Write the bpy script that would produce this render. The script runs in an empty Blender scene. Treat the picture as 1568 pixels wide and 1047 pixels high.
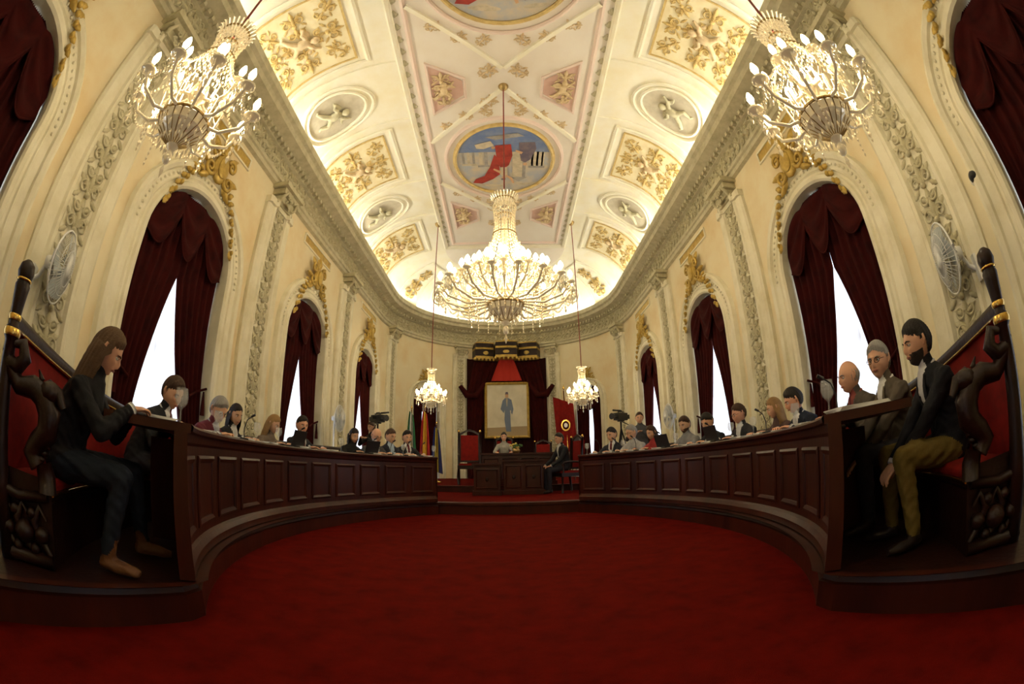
import bpy, bmesh, math, random
from mathutils import Vector, Matrix
random.seed(7)
pi=math.pi; sin=math.sin; cos=math.cos
scn=bpy.context.scene
try:
    scn.view_settings.view_transform='Standard'
    scn.view_settings.look='None'
except Exception as e: print(e)
V=Vector
# ---------------------------------------------------------------- materials
def mat(name,col,rough=.6,metal=0,noise=None,bump=None,emit=None,spec=.5,alpha=1,sheen=0,stretch=None):
    m=bpy.data.materials.new(name); m.use_nodes=True
    nt=m.node_tree; N=nt.nodes; Lk=nt.links
    b=N['Principled BSDF']
    b.inputs['Base Color'].default_value=(*col,1); b.inputs['Roughness'].default_value=rough
    b.inputs['Metallic'].default_value=metal; b.inputs['Specular IOR Level'].default_value=spec
    b.inputs['Alpha'].default_value=alpha
    if sheen: b.inputs['Sheen Weight'].default_value=sheen
    if noise or bump:
        tc=N.new('ShaderNodeTexCoord'); mp=N.new('ShaderNodeMapping'); Lk.new(tc.outputs['Object'],mp.inputs[0])
        if stretch: mp.inputs['Scale'].default_value=stretch
    if noise:
        sc,col2,lo,hi=noise
        n=N.new('ShaderNodeTexNoise'); n.inputs['Scale'].default_value=sc; n.inputs['Detail'].default_value=6
        n.inputs['Roughness'].default_value=.6
        r=N.new('ShaderNodeValToRGB'); r.color_ramp.elements[0].position=lo; r.color_ramp.elements[1].position=hi
        r.color_ramp.elements[0].color=(*col,1); r.color_ramp.elements[1].color=(*col2,1)
        Lk.new(mp.outputs[0],n.inputs['Vector']); Lk.new(n.outputs['Fac'],r.inputs[0]); Lk.new(r.outputs[0],b.inputs['Base Color'])
    if bump:
        sc,st=bump
        n2=N.new('ShaderNodeTexNoise'); n2.inputs['Scale'].default_value=sc; n2.inputs['Detail'].default_value=4
        bp=N.new('ShaderNodeBump'); bp.inputs['Strength'].default_value=st; bp.inputs['Distance'].default_value=.01
        Lk.new(mp.outputs[0],n2.inputs['Vector']); Lk.new(n2.outputs['Fac'],bp.inputs['Height']); Lk.new(bp.outputs[0],b.inputs['Normal'])
    if emit:
        b.inputs['Emission Color'].default_value=(*emit[0],1); b.inputs['Emission Strength'].default_value=emit[1]
    return m
M_wall=mat('plaster_wall',(.78,.70,.49),.75,noise=(1.1,(.71,.56,.32),.42,.70),bump=(30,.1))
M_stone=mat('cream_stone',(.79,.75,.59),.6,noise=(2.4,(.65,.60,.42),.42,.72),bump=(25,.15))
M_pil=mat('pilaster_stone',(.76,.72,.56),.6,noise=(3,(.62,.57,.39),.42,.75),bump=(40,.25))
M_relief=mat('relief_plaster',(.54,.50,.34),.6,noise=(8,(.40,.36,.22),.4,.7))
M_gold=mat('gilt_plaster',(.55,.38,.09),.42,.3,noise=(9,(.34,.22,.04),.4,.7))
M_arab=mat('arabesque_ochre',(.62,.46,.18),.6,noise=(9,(.46,.31,.10),.4,.7))
M_goldm=mat('polished_brass',(.75,.50,.13),.25,1)
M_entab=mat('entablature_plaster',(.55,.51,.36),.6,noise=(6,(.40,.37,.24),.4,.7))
M_cove=mat('cove_plaster',(.84,.81,.68),.7,noise=(2,(.80,.74,.54),.4,.7))
M_panel=mat('cove_panel_ground',(.79,.71,.48),.7,noise=(5,(.71,.60,.34),.4,.75))
M_oval=mat('cove_oval_ground',(.58,.53,.41),.7,noise=(6,(.47,.42,.31),.4,.7))
M_ceil=mat('ceiling_plaster',(.76,.71,.63),.75,noise=(1.5,(.72,.65,.55),.4,.7))
M_pinkl=mat('pale_pink_moulding',(.72,.58,.51),.7)
M_pink=mat('pink_ceiling_panel',(.64,.44,.37),.75,noise=(4,(.58,.37,.30),.4,.7))
M_figure=mat('figure_relief',(.66,.52,.32),.6,noise=(10,(.54,.39,.20),.4,.7))
M_carpet=mat('red_carpet',(.140,.0045,.0015),.95,noise=(5,(.080,.0024,.0009),.35,.7),bump=(160,1.0),spec=.05)
M_wood=mat('dark_mahogany',(.055,.0105,.0045),.36,noise=(4,(.022,.0045,.0025),.35,.7),stretch=(1,1,.25),bump=(12,.05),spec=.35)
M_woodd=mat('dark_carved_wood',(.020,.006,.004),.38,noise=(9,(.010,.0035,.002),.4,.7),bump=(30,.3),spec=.32)
M_redup=mat('red_upholstery',(.20,.005,.003),.8,noise=(12,(.13,.004,.002),.4,.7),spec=.2)
M_velvet=mat('maroon_velvet',(.044,.003,.0025),.9,noise=(5,(.022,.0018,.0018),.4,.7),spec=.15)
M_dvelvet=mat('dark_hanging_velvet',(.022,.0035,.0025),.9,spec=.15)
M_redcl=mat('red_cloth',(.42,.018,.008),.8)
M_white=mat('white_plastic',(.75,.76,.75),.4)
M_black=mat('black_plastic',(.012,.012,.014),.4)
M_paper=mat('paper',(.8,.8,.78),.8)
M_bulb=mat('bulb_glow',(1,.9,.7),.4,emit=((1,.78,.43),22))
M_cand=mat('candle_tube',(.8,.72,.5),.4,emit=((1,.70,.35),1.2))
M_cove_l=mat('cove_lamp_tube',(1,1,1),.5,emit=((1,.96,.86),27))
M_crys=mat('cut_crystal',(.68,.60,.43),.10,spec=1,metal=.45,emit=((1,.78,.43),.15))  # faint warm emission in the crystal imitates the sparkle of nearby bulbs
M_glassy=mat('drinking_glass',(.8,.85,.9),.03,alpha=.16,spec=1)
M_rod=mat('red_cord_rod',(.25,.03,.02),.5)
M_brassd=mat('dull_brass',(.40,.28,.12),.35,.9)
M_frame=mat('window_wood',(.5,.45,.35),.5)
M_screen=mat('laptop_screen',(.05,.06,.08),.3,emit=((.5,.65,.9),.5))
def sheer():
    m=bpy.data.materials.new('sheer_curtain'); m.use_nodes=True; nt=m.node_tree; N=nt.nodes
    for n in list(N): N.remove(n)
    o=N.new('ShaderNodeOutputMaterial'); t=N.new('ShaderNodeBsdfTranslucent'); d=N.new('ShaderNodeBsdfDiffuse')
    t.inputs[0].default_value=(.95,.96,1,1); d.inputs[0].default_value=(.9,.9,.92,1)
    a=N.new('ShaderNodeMixShader'); a.inputs[0].default_value=.2
    nt.links.new(t.outputs[0],a.inputs[1]); nt.links.new(d.outputs[0],a.inputs[2]); nt.links.new(a.outputs[0],o.inputs[0])
    return m
M_sheer=sheer()
_mc={}
def cm(col,rough=.8,nm='cloth'):
    k=(nm,tuple(round(c,3) for c in col),rough)
    if k not in _mc:
        c2=tuple(c*(.7 if nm!='skin' else .88) for c in col); _mc[k]=mat('%s_%d'%(nm,len(_mc)),col,rough,noise=(14,c2,.4,.75),bump=((16,.7) if nm=='cloth' else ((140,.6) if nm=='hair' else None)),spec=.25 if nm=='cloth' else .4)
    return _mc[k]
# ---------------------------------------------------------------- mesh builder
class MB:
    def __init__(s): s.v=[];s.f=[];s.m=[];s.s=[]
    def face(s,idx,mat=0,sm=False): s.f.append(tuple(idx)); s.m.append(mat); s.s.append(sm)
    def grid(s,P,mat=0,ci=False,cj=False,sm=True,T=None):
        ni=len(P);nj=len(P[0]);b=len(s.v)
        for r in P:
            for p in r:
                p=V(p)
                if T: p=T@p
                s.v.append(tuple(p))
        for i in range(ni if ci else ni-1):
            for j in range(nj if cj else nj-1):
                i2=(i+1)%ni;j2=(j+1)%nj
                s.face((b+i*nj+j,b+i2*nj+j,b+i2*nj+j2,b+i*nj+j2),mat,sm)
    def poly(s,pts,mat=0,T=None):
        b=len(s.v)
        for p in pts:
            p=V(p); 
            if T: p=T@p
            s.v.append(tuple(p))
        s.face(range(b,b+len(pts)),mat,False)
    def lathe(s,prof,seg=16,T=None,mat=0,sm=True,sx=1,sy=1):
        s.grid([[(r*cos(2*pi*j/seg)*sx,r*sin(2*pi*j/seg)*sy,z) for j in range(seg)] for r,z in prof],mat,cj=True,sm=sm,T=T)
    def box(s,c,d,T=None,mat=0,bev=0):
        x,y,z=c;a,b,e=d[0]/2,d[1]/2,d[2]/2
        k=len(s.v)
        for sx in(-1,1):
            for sy in(-1,1):
                for sz in(-1,1):
                    p=V((x+sx*a,y+sy*b,z+sz*e))
                    if T:p=T@p
                    s.v.append(tuple(p))
        for q in((0,1,3,2),(4,6,7,5),(0,4,5,1),(2,3,7,6),(0,2,6,4),(1,5,7,3)): s.face([k+i for i in q],mat)
    def ell(s,c,r,T=None,mat=0,seg=12,rings=8):
        if isinstance(r,(int,float)): r=(r,r,r)
        P=[[(c[0]+r[0]*sin(pi*i/rings)*cos(2*pi*j/seg),c[1]+r[1]*sin(pi*i/rings)*sin(2*pi*j/seg),c[2]-r[2]*cos(pi*i/rings)) for j in range(seg)] for i in range(rings+1)]
        s.grid(P,mat,cj=True,T=T)
    def octa(s,c,r,h,mat=0,T=None):
        k=len(s.v)
        for p in((r,0,0),(0,r,0),(-r,0,0),(0,-r,0),(0,0,h),(0,0,-h)):
            q=V(c)+V(p)
            if T:q=T@q
            s.v.append(tuple(q))
        for a in range(4):
            b=(a+1)%4
            s.face((k+a,k+b,k+4),mat); s.face((k+b,k+a,k+5),mat)
    def tube(s,pts,rad,seg=8,T=None,mat=0,caps=True,flat=1):
        pts=[V(p) for p in pts]; n=len(pts)
        if isinstance(rad,(int,float)): rad=[rad]*n
        up=None;P=[]
        for i,p in enumerate(pts):
            d=(pts[min(i+1,n-1)]-pts[max(i-1,0)])
            if d.length<1e-9: d=V((0,0,1))
            d.normalize()
            if up is None:
                up=V((0,0,1)) if abs(d.z)<.9 else V((0,1,0))
            up=(up-d*up.dot(d))
            if up.length<1e-6: up=V((1,0,0))-d*d.x
            up.normalize(); sd=d.cross(up)
            P.append([p+(sd*cos(2*pi*j/seg)+up*(sin(2*pi*j/seg)*flat))*rad[i] for j in range(seg)])
        s.grid(P,mat,cj=True,T=T)
        if caps:
            b=len(s.v)-n*seg
            s.face(list(range(b,b+seg))[::-1],mat); s.face(range(len(s.v)-seg,len(s.v)),mat)
    def ribbon(s,pts,prof,mapf,closed=True,mat=0,sg=1,sm=False):
        n=len(pts);P=[]
        for i in range(n):
            if closed: a=pts[i-1];b=pts[(i+1)%n]
            else: a=pts[max(i-1,0)];b=pts[min(i+1,n-1)]
            c=pts[i]
            def nrm(p,q):
                dx,dy=q[0]-p[0],q[1]-p[1];l=math.hypot(dx,dy) or 1
                return (dy/l,-dx/l)
            if (closed or 0<i<n-1):
                n1=nrm(a,c);n2=nrm(c,b);mx,my=n1[0]+n2[0],n1[1]+n2[1];l=math.hypot(mx,my) or 1;mx/=l;my/=l
                k=1/max(.5,mx*n1[0]+my*n1[1])
            else:
                mx,my=nrm(a,b);k=1
            P.append([mapf(c[0]+sg*mx*o*k,c[1]+sg*my*o*k,h) for o,h in prof])
        s.grid(P,mat,ci=closed,sm=sm)
    def mesh(s,name,mats):
        me=bpy.data.meshes.new(name); me.from_pydata(s.v,[],s.f)
        for m in mats: me.materials.append(m)
        me.polygons.foreach_set('material_index',s.m); me.polygons.foreach_set('use_smooth',s.s)
        me.update(); return me
    def build(s,name,mats,parent=None,M=None):
        return mk(name,s.mesh(name,mats),parent,M)
def mk(name,me,parent=None,M=None):
    o=bpy.data.objects.new(name,me); scn.collection.objects.link(o)
    if parent: o.parent=parent
    if M is not None: o.matrix_local=M
    return o
def empty(name,loc=(0,0,0),yaw=0,parent=None):
    o=bpy.data.objects.new(name,None); scn.collection.objects.link(o); o.empty_display_size=.1
    o.location=loc;o.rotation_euler=(0,0,yaw)
    if parent:o.parent=parent
    return o
def frameM(o,x,y,z):
    m=Matrix.Identity(4)
    for i,c in enumerate((x,y,z,o)):
        for r in range(3): m[r][i]=c[r]
    return m
# ---------------------------------------------------------------- room path
R=4.0;YA=-1.26;YB=13.0;L=YB-YA;AR=pi*R;TOT=2*L+2*AR
def path(s,d=0):
    s=s%TOT
    if s<L: return (R-d,YA+s)
    s-=L
    if s<AR: a=s/R; return ((R-d)*cos(a),YB+(R-d)*sin(a))
    s-=AR
    if s<L: return (-(R-d),YB-s)
    s-=L; a=pi+s/R; return ((R-d)*cos(a),YA+(R-d)*sin(a))
def W(s,z,d=0):
    x,y=path(s,d); return V((x,y,z))
def wframe(s,z,d):
    o=W(s,z,d); t=(W(s+.01,z,0)-W(s-.01,z,0)).normalized(); n=V((0,0,1)).cross(t)
    return frameM(o,-t,V((0,0,1)),n)
sR=lambda y:y-YA
sL=lambda y:L+AR+YB-y
SF=L+AR/2
def CO(s,u,h=0):
    a=u*pi/2
    tn=V((1.45*cos(a),-2*sin(a))).normalized()
    d=.05+2.0*(1-cos(a))+tn.x*h; z=6.3+1.45*sin(a)+tn.y*h
    return W(s,z,d)
def coframe(s,u,h):
    o=CO(s,u,h); t=(W(s+.01,0,0)-W(s-.01,0,0)).normalized(); up=(CO(s,u+.01)-CO(s,u-.01)).normalized(); x=-t
    return frameM(o,x,up,x.cross(up))
ZC=7.75
def CL(x,y,h=0): return V((x,y,ZC-h))
def slist(a,b,extra=()):
    out=set([a,b]);
    x=a
    while x<b:
        out.add(x); xx=x%TOT
        arc=(L-1e-6<=xx<L+AR) or xx>=2*L+AR-1e-6
        x+=.2 if arc else 1.0
    for k in(L,L+AR,2*L+AR):
        if a<k<b: out.add(k)
    for e in extra:
        if a<=e<=b: out.add(e)
    o=sorted(out); r=[o[0]]
    for q in o[1:]:
        if q-r[-1]>1e-5: r.append(q)
    return r
WY=[.0,3.9,7.85,11.8]
WO=[(sR(y),.93,.45,3.25,.85) for y in WY]+[(sL(y),.93,.45,3.25,.85) for y in WY]
DA=math.radians(47.5)*R
DO=[(SF-DA,.6,.23,3.1,.6),(SF+DA,.6,.23,3.1,.6)]
def archT(o,s):
    sc,w,z0,zs,ri=o; k=(s-sc)/w
    return zs+ri*math.sqrt(max(0,1-k*k))
def wall(name,a,b):
    mb=MB(); ops=[o for o in WO+DO if a-.01<=o[0]<=b+.01]
    ex=[]
    for o in ops: ex+=[o[0]+o[1]*-cos(pi*i/28) for i in range(29)]
    S=slist(a,b,ex); top=6.34
    for p,q in zip(S,S[1:]):
        m=(p+q)/2; op=None
        for o in ops:
            if abs(m-o[0])<o[1]: op=o
        if op is None: mb.poly([W(p,0),W(q,0),W(q,top),W(p,top)])
        else:
            if op[2]>0: mb.poly([W(p,0),W(q,0),W(q,op[2]),W(p,op[2])])
            mb.poly([W(p,archT(op,p)),W(q,archT(op,q)),W(q,top),W(p,top)])
    return mb.build(name,[M_wall])
wall('wall_right',0,L);wall('wall_far',L,L+AR);wall('wall_left',L+AR,2*L+AR);wall('wall_near',2*L+AR,TOT)
def arch_pts(o,e=0,n=24,z0=None):
    sc,w,zb,zs,ri=o; zb=zb if z0 is None else z0
    pts=[(sc+w+e,zb),(sc+w+e,(zb+zs)/2)]
    for i in range(n+1):
        a=pi*i/n; pts.append((sc+(w+e)*cos(a),zs+(ri+e)*sin(a)))
    pts+= [(sc-w-e,(zb+zs)/2),(sc-w-e,zb)]
    return pts
sur=MB()
for o in WO+DO:
    k=1 if o in WO else .7
    pts=arch_pts(o)
    prof=[(0,-.42),(0,.05),(.03*k,.08),(.08*k,.08),(.10*k,.05),(.13*k,.045),(.15*k,.065),(.17*k,.045),(.27*k,.05),(.29*k,.09),(.34*k,.11),(.38*k,.08),(.40*k,0)]
    sur.ribbon(pts,prof,lambda a,b,h:W(a,b,h),closed=False)
    if o in WO:
        sur.poly([W(o[0]-o[1],o[2],.1),W(o[0]+o[1],o[2],.1),W(o[0]+o[1],o[2],-.42),W(o[0]-o[1],o[2],-.42)])
    q=arch_pts(o,.22*k,40,1.2)
    for a,b in q[2:-2]: sur.ell(W(a,b,.055),.022*k,seg=6,rings=4)
sur.build('trim_1',[M_stone])
# ---------------------------------------------------------------- ornaments
def leaf(mb,base,ang,ln,wd,h,mat=0):
    P=[]
    for i in range(7):
        u=i/6; w=wd*math.sin(pi*min(1,u*.92+.06))**.8*(1+.18*sin(u*22))
        row=[]
        for j in range(5):
            v=(j/4-.5)*2
            x=v*w; y=u*ln; z=h*(1-v*v)*(.5+.5*sin(pi*u))+(.004)-(.012*(abs(v)<.1))
            row.append((base[0]+x*cos(ang)-y*sin(ang),base[1]+x*sin(ang)+y*cos(ang),z))
        P.append(row)
    mb.grid(P,mat)
def scroll(mb,c,r,turn,a0,sg,h=.02,mat=0,th=.016):
    pts=[];rad=[]
    for i in range(22):
        u=i/21; a=a0+sg*turn*u; rr=r*(1-.82*u)
        pts.append((c[0]+rr*cos(a),c[1]+rr*sin(a),h)); rad.append(th*(1-.5*u))
    mb.tube(pts,rad,6,mat=mat)
def motif_mesh(name,m):
    mb=MB()
    for sg in(-1,1):
        scroll(mb,(sg*.095,.07),.085,9,pi if sg>0 else 0,-sg,.03)
        scroll(mb,(sg*.08,-.14),.07,8,pi if sg>0 else 0,sg,.03)
        leaf(mb,(0,.02),-sg*.6,.22,.04,.05); leaf(mb,(0,-.18),-sg*1.1,.18,.035,.045)
        leaf(mb,(sg*.1,.0),-sg*2.2,.14,.03,.035); leaf(mb,(sg*.1,.12),-sg*.9,.12,.03,.035)
    leaf(mb,(0,0),0,.28,.045,.06); leaf(mb,(0,-.02),pi,.24,.04,.05)
    mb.ell((0,0,.03),(.04,.04,.04))
    return mb.mesh(name,[m])
ME_mot=motif_mesh('acanthus_motif',M_relief); ME_motg=motif_mesh('ochre_arabesque',M_arab); ME_motf=motif_mesh('figure_arabesque',M_figure)
def cart_mesh():
    mb=MB()
    mb.ell((0,0,.03),(.2,.26,.07)); mb.ell((0,0,.09),(.13,.18,.03),mat=0)
    for sg in(-1,1):
        scroll(mb,(sg*.24,.16),.12,9,0 if sg<0 else pi,-sg,.05,th=.035)
        scroll(mb,(sg*.26,-.12),.13,9,0 if sg<0 else pi,sg,.05,th=.035)
        leaf(mb,(sg*.15,.2),-sg*.9,.28,.06,.07); leaf(mb,(sg*.2,-.05),-sg*1.5,.34,.06,.07); leaf(mb,(sg*.18,-.2),-sg*2.1,.3,.06,.07)
        for k in range(7):
            mb.ell((sg*(.42+k*.07),-.25-k*.075-.008*k*k,.04),(.05-.005*k,.045,.04)); leaf(mb,(sg*(.40+k*.07),-.22-k*.075-.008*k*k),-sg*(1.2+k*.25),.15,.045,.05)
    leaf(mb,(0,.24),0,.25,.07,.08); leaf(mb,(0,.22),.5,.22,.05,.07); leaf(mb,(0,.22),-.5,.22,.05,.07)
    return mb.mesh('gilt_cartouche_mesh',[M_gold])
ME_cart=cart_mesh()
def remesh_mesh(me,vox,smooth=4,name=None):
    o=bpy.data.objects.new('tmp',me); scn.collection.objects.link(o)
    m=o.modifiers.new('r','REMESH'); m.mode='VOXEL'; m.voxel_size=vox; m.use_smooth_shade=True
    if smooth:
        s=o.modifiers.new('s','SMOOTH'); s.factor=.5; s.iterations=smooth
    dg=bpy.context.evaluated_depsgraph_get(); dg.update()
    n=bpy.data.meshes.new_from_object(o.evaluated_get(dg)); 
    bpy.data.objects.remove(o)
    if name: n.name=name
    return n
def cherub():
    mb=MB()
    mb.ell((0,.0,.06),(.10,.16,.07)); mb.ell((.03,.24,.09),(.075,.085,.075))
    mb.tube([(.07,.1,.07),(.2,.18,.06),(.28,.3,.05)],[.045,.035,.025]); mb.tube([(-.07,.1,.07),(-.18,.05,.06),(-.28,.12,.05)],[.045,.035,.025])
    mb.tube([(.05,-.1,.06),(.16,-.2,.06),(.1,-.36,.04),(.16,-.4,.04)],[.06,.05,.035,.025]); mb.tube([(-.05,-.1,.06),(-.16,-.22,.06),(-.28,-.3,.04),(-.33,-.26,.04)],[.06,.05,.035,.025])
    for sg in(-1,1):
        for k in range(4): mb.ell((sg*(.13+.04*k),.17-.03*k,.03),(.08,.03,.02))
    me=remesh_mesh(mb.mesh('c',[]),.014,2,'cherub_relief'); me.materials.clear(); me.materials.append(M_figure)
    return me
ME_cher=cherub()
ME_cherl=ME_cher.copy(); ME_cherl.materials.clear(); ME_cherl.materials.append(M_relief)
def scaled(M,s): return M@Matrix.Scale(s,4)
for o in WO: mk('gilt_cartouche',ME_cart,None,scaled(wframe(o[0],4.60,.08),.95))
for o in DO: mk('gilt_cartouche',ME_cart,None,scaled(wframe(o[0],4.12,.06),.6))
lm=MB(); leaf(lm,(0,-.08),0,.17,.05,.03); leaf(lm,(0,-.06),.8,.1,.03,.03); leaf(lm,(0,-.06),-.8,.1,.03,.03); ME_leaf=lm.mesh('leaf_relief',[M_relief])
# pilasters
PY=[-2.0,1.92,5.87,9.82]
PS=[sR(y) for y in PY[1:]]+[sL(y) for y in PY[1:]]+[SF-math.radians(75)*R,SF+math.radians(75)*R,SF-math.radians(26.5)*R,SF+math.radians(26.5)*R,sR(-2.4)%TOT,sL(-2.4)%TOT]
pl=MB(); pm=empty('pilaster_carving')
def rect(c,hw,z0,z1,n=1):
    return [(c-hw,z0),(c+hw,z0),(c+hw,z1),(c-hw,z1)]
cap=MB()
for i,s in enumerate(PS):
    nar=(6<=i<=9)
    hw=.30 if nar else .46; ih=.15 if nar else .21
    pr=[(-hw,0),(-hw,.06),(-hw+.04,.09),(-ih-.07,.09),(-ih-.04,.12),(-ih,.12),(-ih+.03,.07),(ih-.03,.07),(ih,.12),(ih+.04,.12),(ih+.07,.09),(hw-.04,.09),(hw,.06),(hw,0)]
    for z0,z1,g in((.1,.75,.05),(.75,5.0,0),(5.0,5.12,.05)):
        pl.grid([[W(s+a*(1+g*.4),z,b+(g if 0<k<13 else 0)) for k,(a,b) in enumerate(pr)] for z in(z0,z1)],sm=False)
        for z in (z0,z1): pl.poly([W(s+a*(1+g*.4),z,b+(g if 0<k<13 else 0)) for k,(a,b) in enumerate(pr)])
    z=1.15
    while z<4.95:
        mk('acanthus',ME_mot,pm,scaled(wframe(s,z,.072),.92 if not nar else .66)); z+=.37 if not nar else .28
    Tm=wframe(s,0,0)
    for a,b,h,d in((.30,5.08,.06,.16),(.24,5.16,.12,.2),(.30,5.28,.1,.26),(.36,5.38,.08,.32)):
        if nar: a*=.7
        cap.box((0,b+.03,d/2),(a*2,h,d),Tm)
    for sg in(-1,1):
        cap.tube([(sg*.2,5.1,.12),(sg*.25,5.2,.22),(sg*.2,5.3,.27),(sg*.14,5.26,.25)],[.03,.035,.03,.015],8,Tm)
    mk('capital_acanthus',ME_mot,pm,scaled(wframe(s,5.2,.24),.7))
pl.build('trim_2',[M_pil]); cap.build('trim_3',[M_relief])
pq=MB()
for o in WO:
    r=rect(o[0],.75,5.10,5.32); pq.ribbon(r,[(0,0),(0,.03),(-.03,.03),(-.03,.01)],lambda a,b,h:W(a,b,h),mat=0)
    pq.poly([W(a,b,.012) for a,b in r],1)
pq.build('trim_4',[M_stone,M_gold])
# entablature
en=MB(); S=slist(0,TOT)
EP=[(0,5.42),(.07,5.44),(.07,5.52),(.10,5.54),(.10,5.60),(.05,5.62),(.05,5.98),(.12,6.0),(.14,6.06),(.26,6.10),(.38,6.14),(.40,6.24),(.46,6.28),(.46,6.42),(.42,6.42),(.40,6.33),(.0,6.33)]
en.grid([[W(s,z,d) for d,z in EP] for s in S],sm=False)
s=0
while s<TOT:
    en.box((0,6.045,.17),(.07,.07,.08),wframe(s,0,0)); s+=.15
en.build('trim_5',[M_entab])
fe=empty('frieze_carving'); s=0
while s<TOT:
    mk('frieze_leaf',ME_mot,fe,wframe(s,5.8,.05)@Matrix.Rotation(pi/2,4,'Z')@Matrix.Diagonal((.95,.9,1,1))); s+=.40
cl=MB(); cl.grid([[W(s,6.345,.10),W(s,6.38,.15),W(s,6.345,.20)] for s in S]); cl.build('cove_light_tube',[M_cove_l])
# cove + ceiling
cv=MB()
cv.grid([[CO(s,u/12) for u in range(13)] for s in slist(0,TOT)]); 
def rr(a0,a1,u0,u1,n=6):
    p=[]
    for i in range(n): p.append((a0+(a1-a0)*i/n,u0))
    for i in range(n): p.append((a1,u0+(u1-u0)*i/n))
    for i in range(n): p.append((a1-(a1-a0)*i/n,u1))
    for i in range(n): p.append((a0,u1-(u1-u0)*i/n))
    return p
CM=lambda a,b,h:CO(a,b/2.4,h)   # b in metres-ish along the cove curve
cvt=MB(); orn=empty('ceiling_arabesque'); che=empty('ceiling_figures')
def fillg(mb,a0,a1,b0,b1,h,mat):
    mb.grid([[CM(a0+(a1-a0)*i/8,b0+(b1-b0)*j/8,h) for j in range(9)] for i in range(9)],mat)
def ovalfill(mb,c,b,ra,rb,h,mat,mp):
    P=[[mp(c+ra*k/4*cos(2*pi*j/28),b+rb*k/4*sin(2*pi*j/28),h) for j in range(28)] for k in range(5)]
    mb.grid(P,mat,cj=True)
PR=[(0,.0),(0,.035),(-.035,.05),(-.07,.03),(-.07,0)]
def cove_rect(s,hw):
    cvt.ribbon(rr(s-hw,s+hw,.28,2.05),PR,CM,sg=1)
    cvt.ribbon(rr(s-hw+.16,s+hw-.16,.46,1.88),[(0,0),(0,.03),(-.03,.03),(-.03,0)],CM,sg=1,mat=2)
    fillg(cvt,s-hw+.17,s+hw-.17,.47,1.87,.012,1)
    for i in range(4):
        a=i*pi/2+.0
        mk('arabesque',ME_motg,orn,scaled(coframe(s+.42*cos(a),(1.17+.42*sin(a))/2.4,.0)@Matrix.Rotation(-a+pi/2,4,'Z'),1.15))
    for ox,oy in((-.5,.5),(.5,.5),(-.5,-.5),(.5,-.5)):
        mk('arabesque',ME_motg,orn,scaled(coframe(s+ox*.95,(1.17+oy*.95)/2.4,.0)@Matrix.Rotation(math.atan2(oy,ox),4,'Z'),.95))
    mk('putto',ME_cher,che,scaled(coframe(s,1.17/2.4,.0),1.0))
def cove_oval(s,ra=.55,rb=.62):
    for sc in(1,1.2):
        q=[(s+ra*sc*cos(2*pi*i/36),1.2+rb*sc*sin(2*pi*i/36)) for i in range(36)]
        cvt.ribbon(q,[(0,0),(0,.04),(-.03,.06),(-.06,.04),(-.06,0)],CM,sg=1,mat=0)
    ovalfill(cvt,s,1.2,ra-.05,rb-.05,.012,3,CM)
    mk('putto',ME_cherl,che,scaled(coframe(s,1.2/2.4,.02),1.0))
for y in WY: cove_rect(sR(y),.98);cove_rect(sL(y),.98)
for y in PY[1:]: cove_oval(sR(y));cove_oval(sL(y))
for a in(-66,-22,22,66):
    s=SF+math.radians(a)*R
    hw=.62 
    cvt.ribbon(rr(s-hw,s+hw,.28,1.95),PR,CM,sg=1)
    mk('arabesque',ME_motg,orn,scaled(coframe(s,.35,.02),1.6)); mk('arabesque',ME_motg,orn,scaled(coframe(s,.6,.02),1.1))
for a in(-44,0,44): cove_oval(SF+math.radians(a)*R,.45,.5)
for y in [PY[1],PY[2],PY[3]]:
    for f in(sR,sL):
        for o in(-.82,.82):
            cvt.grid([[CO(f(y)+o+k,u/12,h) for k,h in((-.05,0),(-.04,.04),(.04,.04),(.05,0))] for u in range(13)],0,sm=False)
cv.build('ceiling_cove',[M_cove]); cvt.build('trim_6',[M_cove,M_panel,M_arab,M_oval])
ce=MB(); st=[path(s,2.05) for s in slist(0,TOT)][:-1]
ce.poly([CL(x,y) for x,y in st]); ce.build('ceiling',[M_ceil])
ct=MB()
sq=lambda x0,x1,y0,y1:[(x0,y0),(x1,y0),(x1,y1),(x0,y1)]
CLm=lambda a,b,h:CL(a,b,h)
BP=[(0,0),(0,.05),(-.04,.09),(-.09,.07),(-.12,.04),(-.12,0)]
ct.ribbon(sq(-1.95,1.95,-1.0,12.74),BP,CLm,mat=0); ct.ribbon(sq(-1.68,1.68,-.75,12.5),[(0,0),(0,.03),(-.05,.05),(-.09,.0)],CLm,mat=1)
MC=[.98-0.01,5.87,10.77]; MD=[2.95,8.32]
for yc in MD:
    el=lambda a,b,k=1:[(a*cos(2*pi*i/48),yc+b*sin(2*pi*i/48)) for i in range(48)]
    for a,b in((1.12,1.28),(1.32,1.5)): ct.ribbon(el(a,b),[(0,0),(0,.04),(.03,.07),(.07,.05),(.09,0)],CLm,mat=3 if a<1.2 else 1)
    for sx in(-1,1):
        for sy in(-1,1):
            p=[(sx*.02,yc+sy*2.4),(sx*.62,yc+sy*1.78),(sx*1.3,yc+sy*1.1),(sx*1.6,yc+sy*.8)]
            ct.ribbon(p,[(-.05,0),(-.04,.05),(.04,.05),(.05,0)],CLm,closed=False,mat=0)
            for k in range(3):
                mk('arabesque',ME_motf,orn,scaled(Matrix.Translation(CL(sx*(.35+.42*k),yc+sy*(1.72-.1*k*k),.0))@Matrix.Rotation(pi,4,'X')@Matrix.Rotation(sx*sy*(.8+.4*k),4,'Z'),.62))
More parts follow.
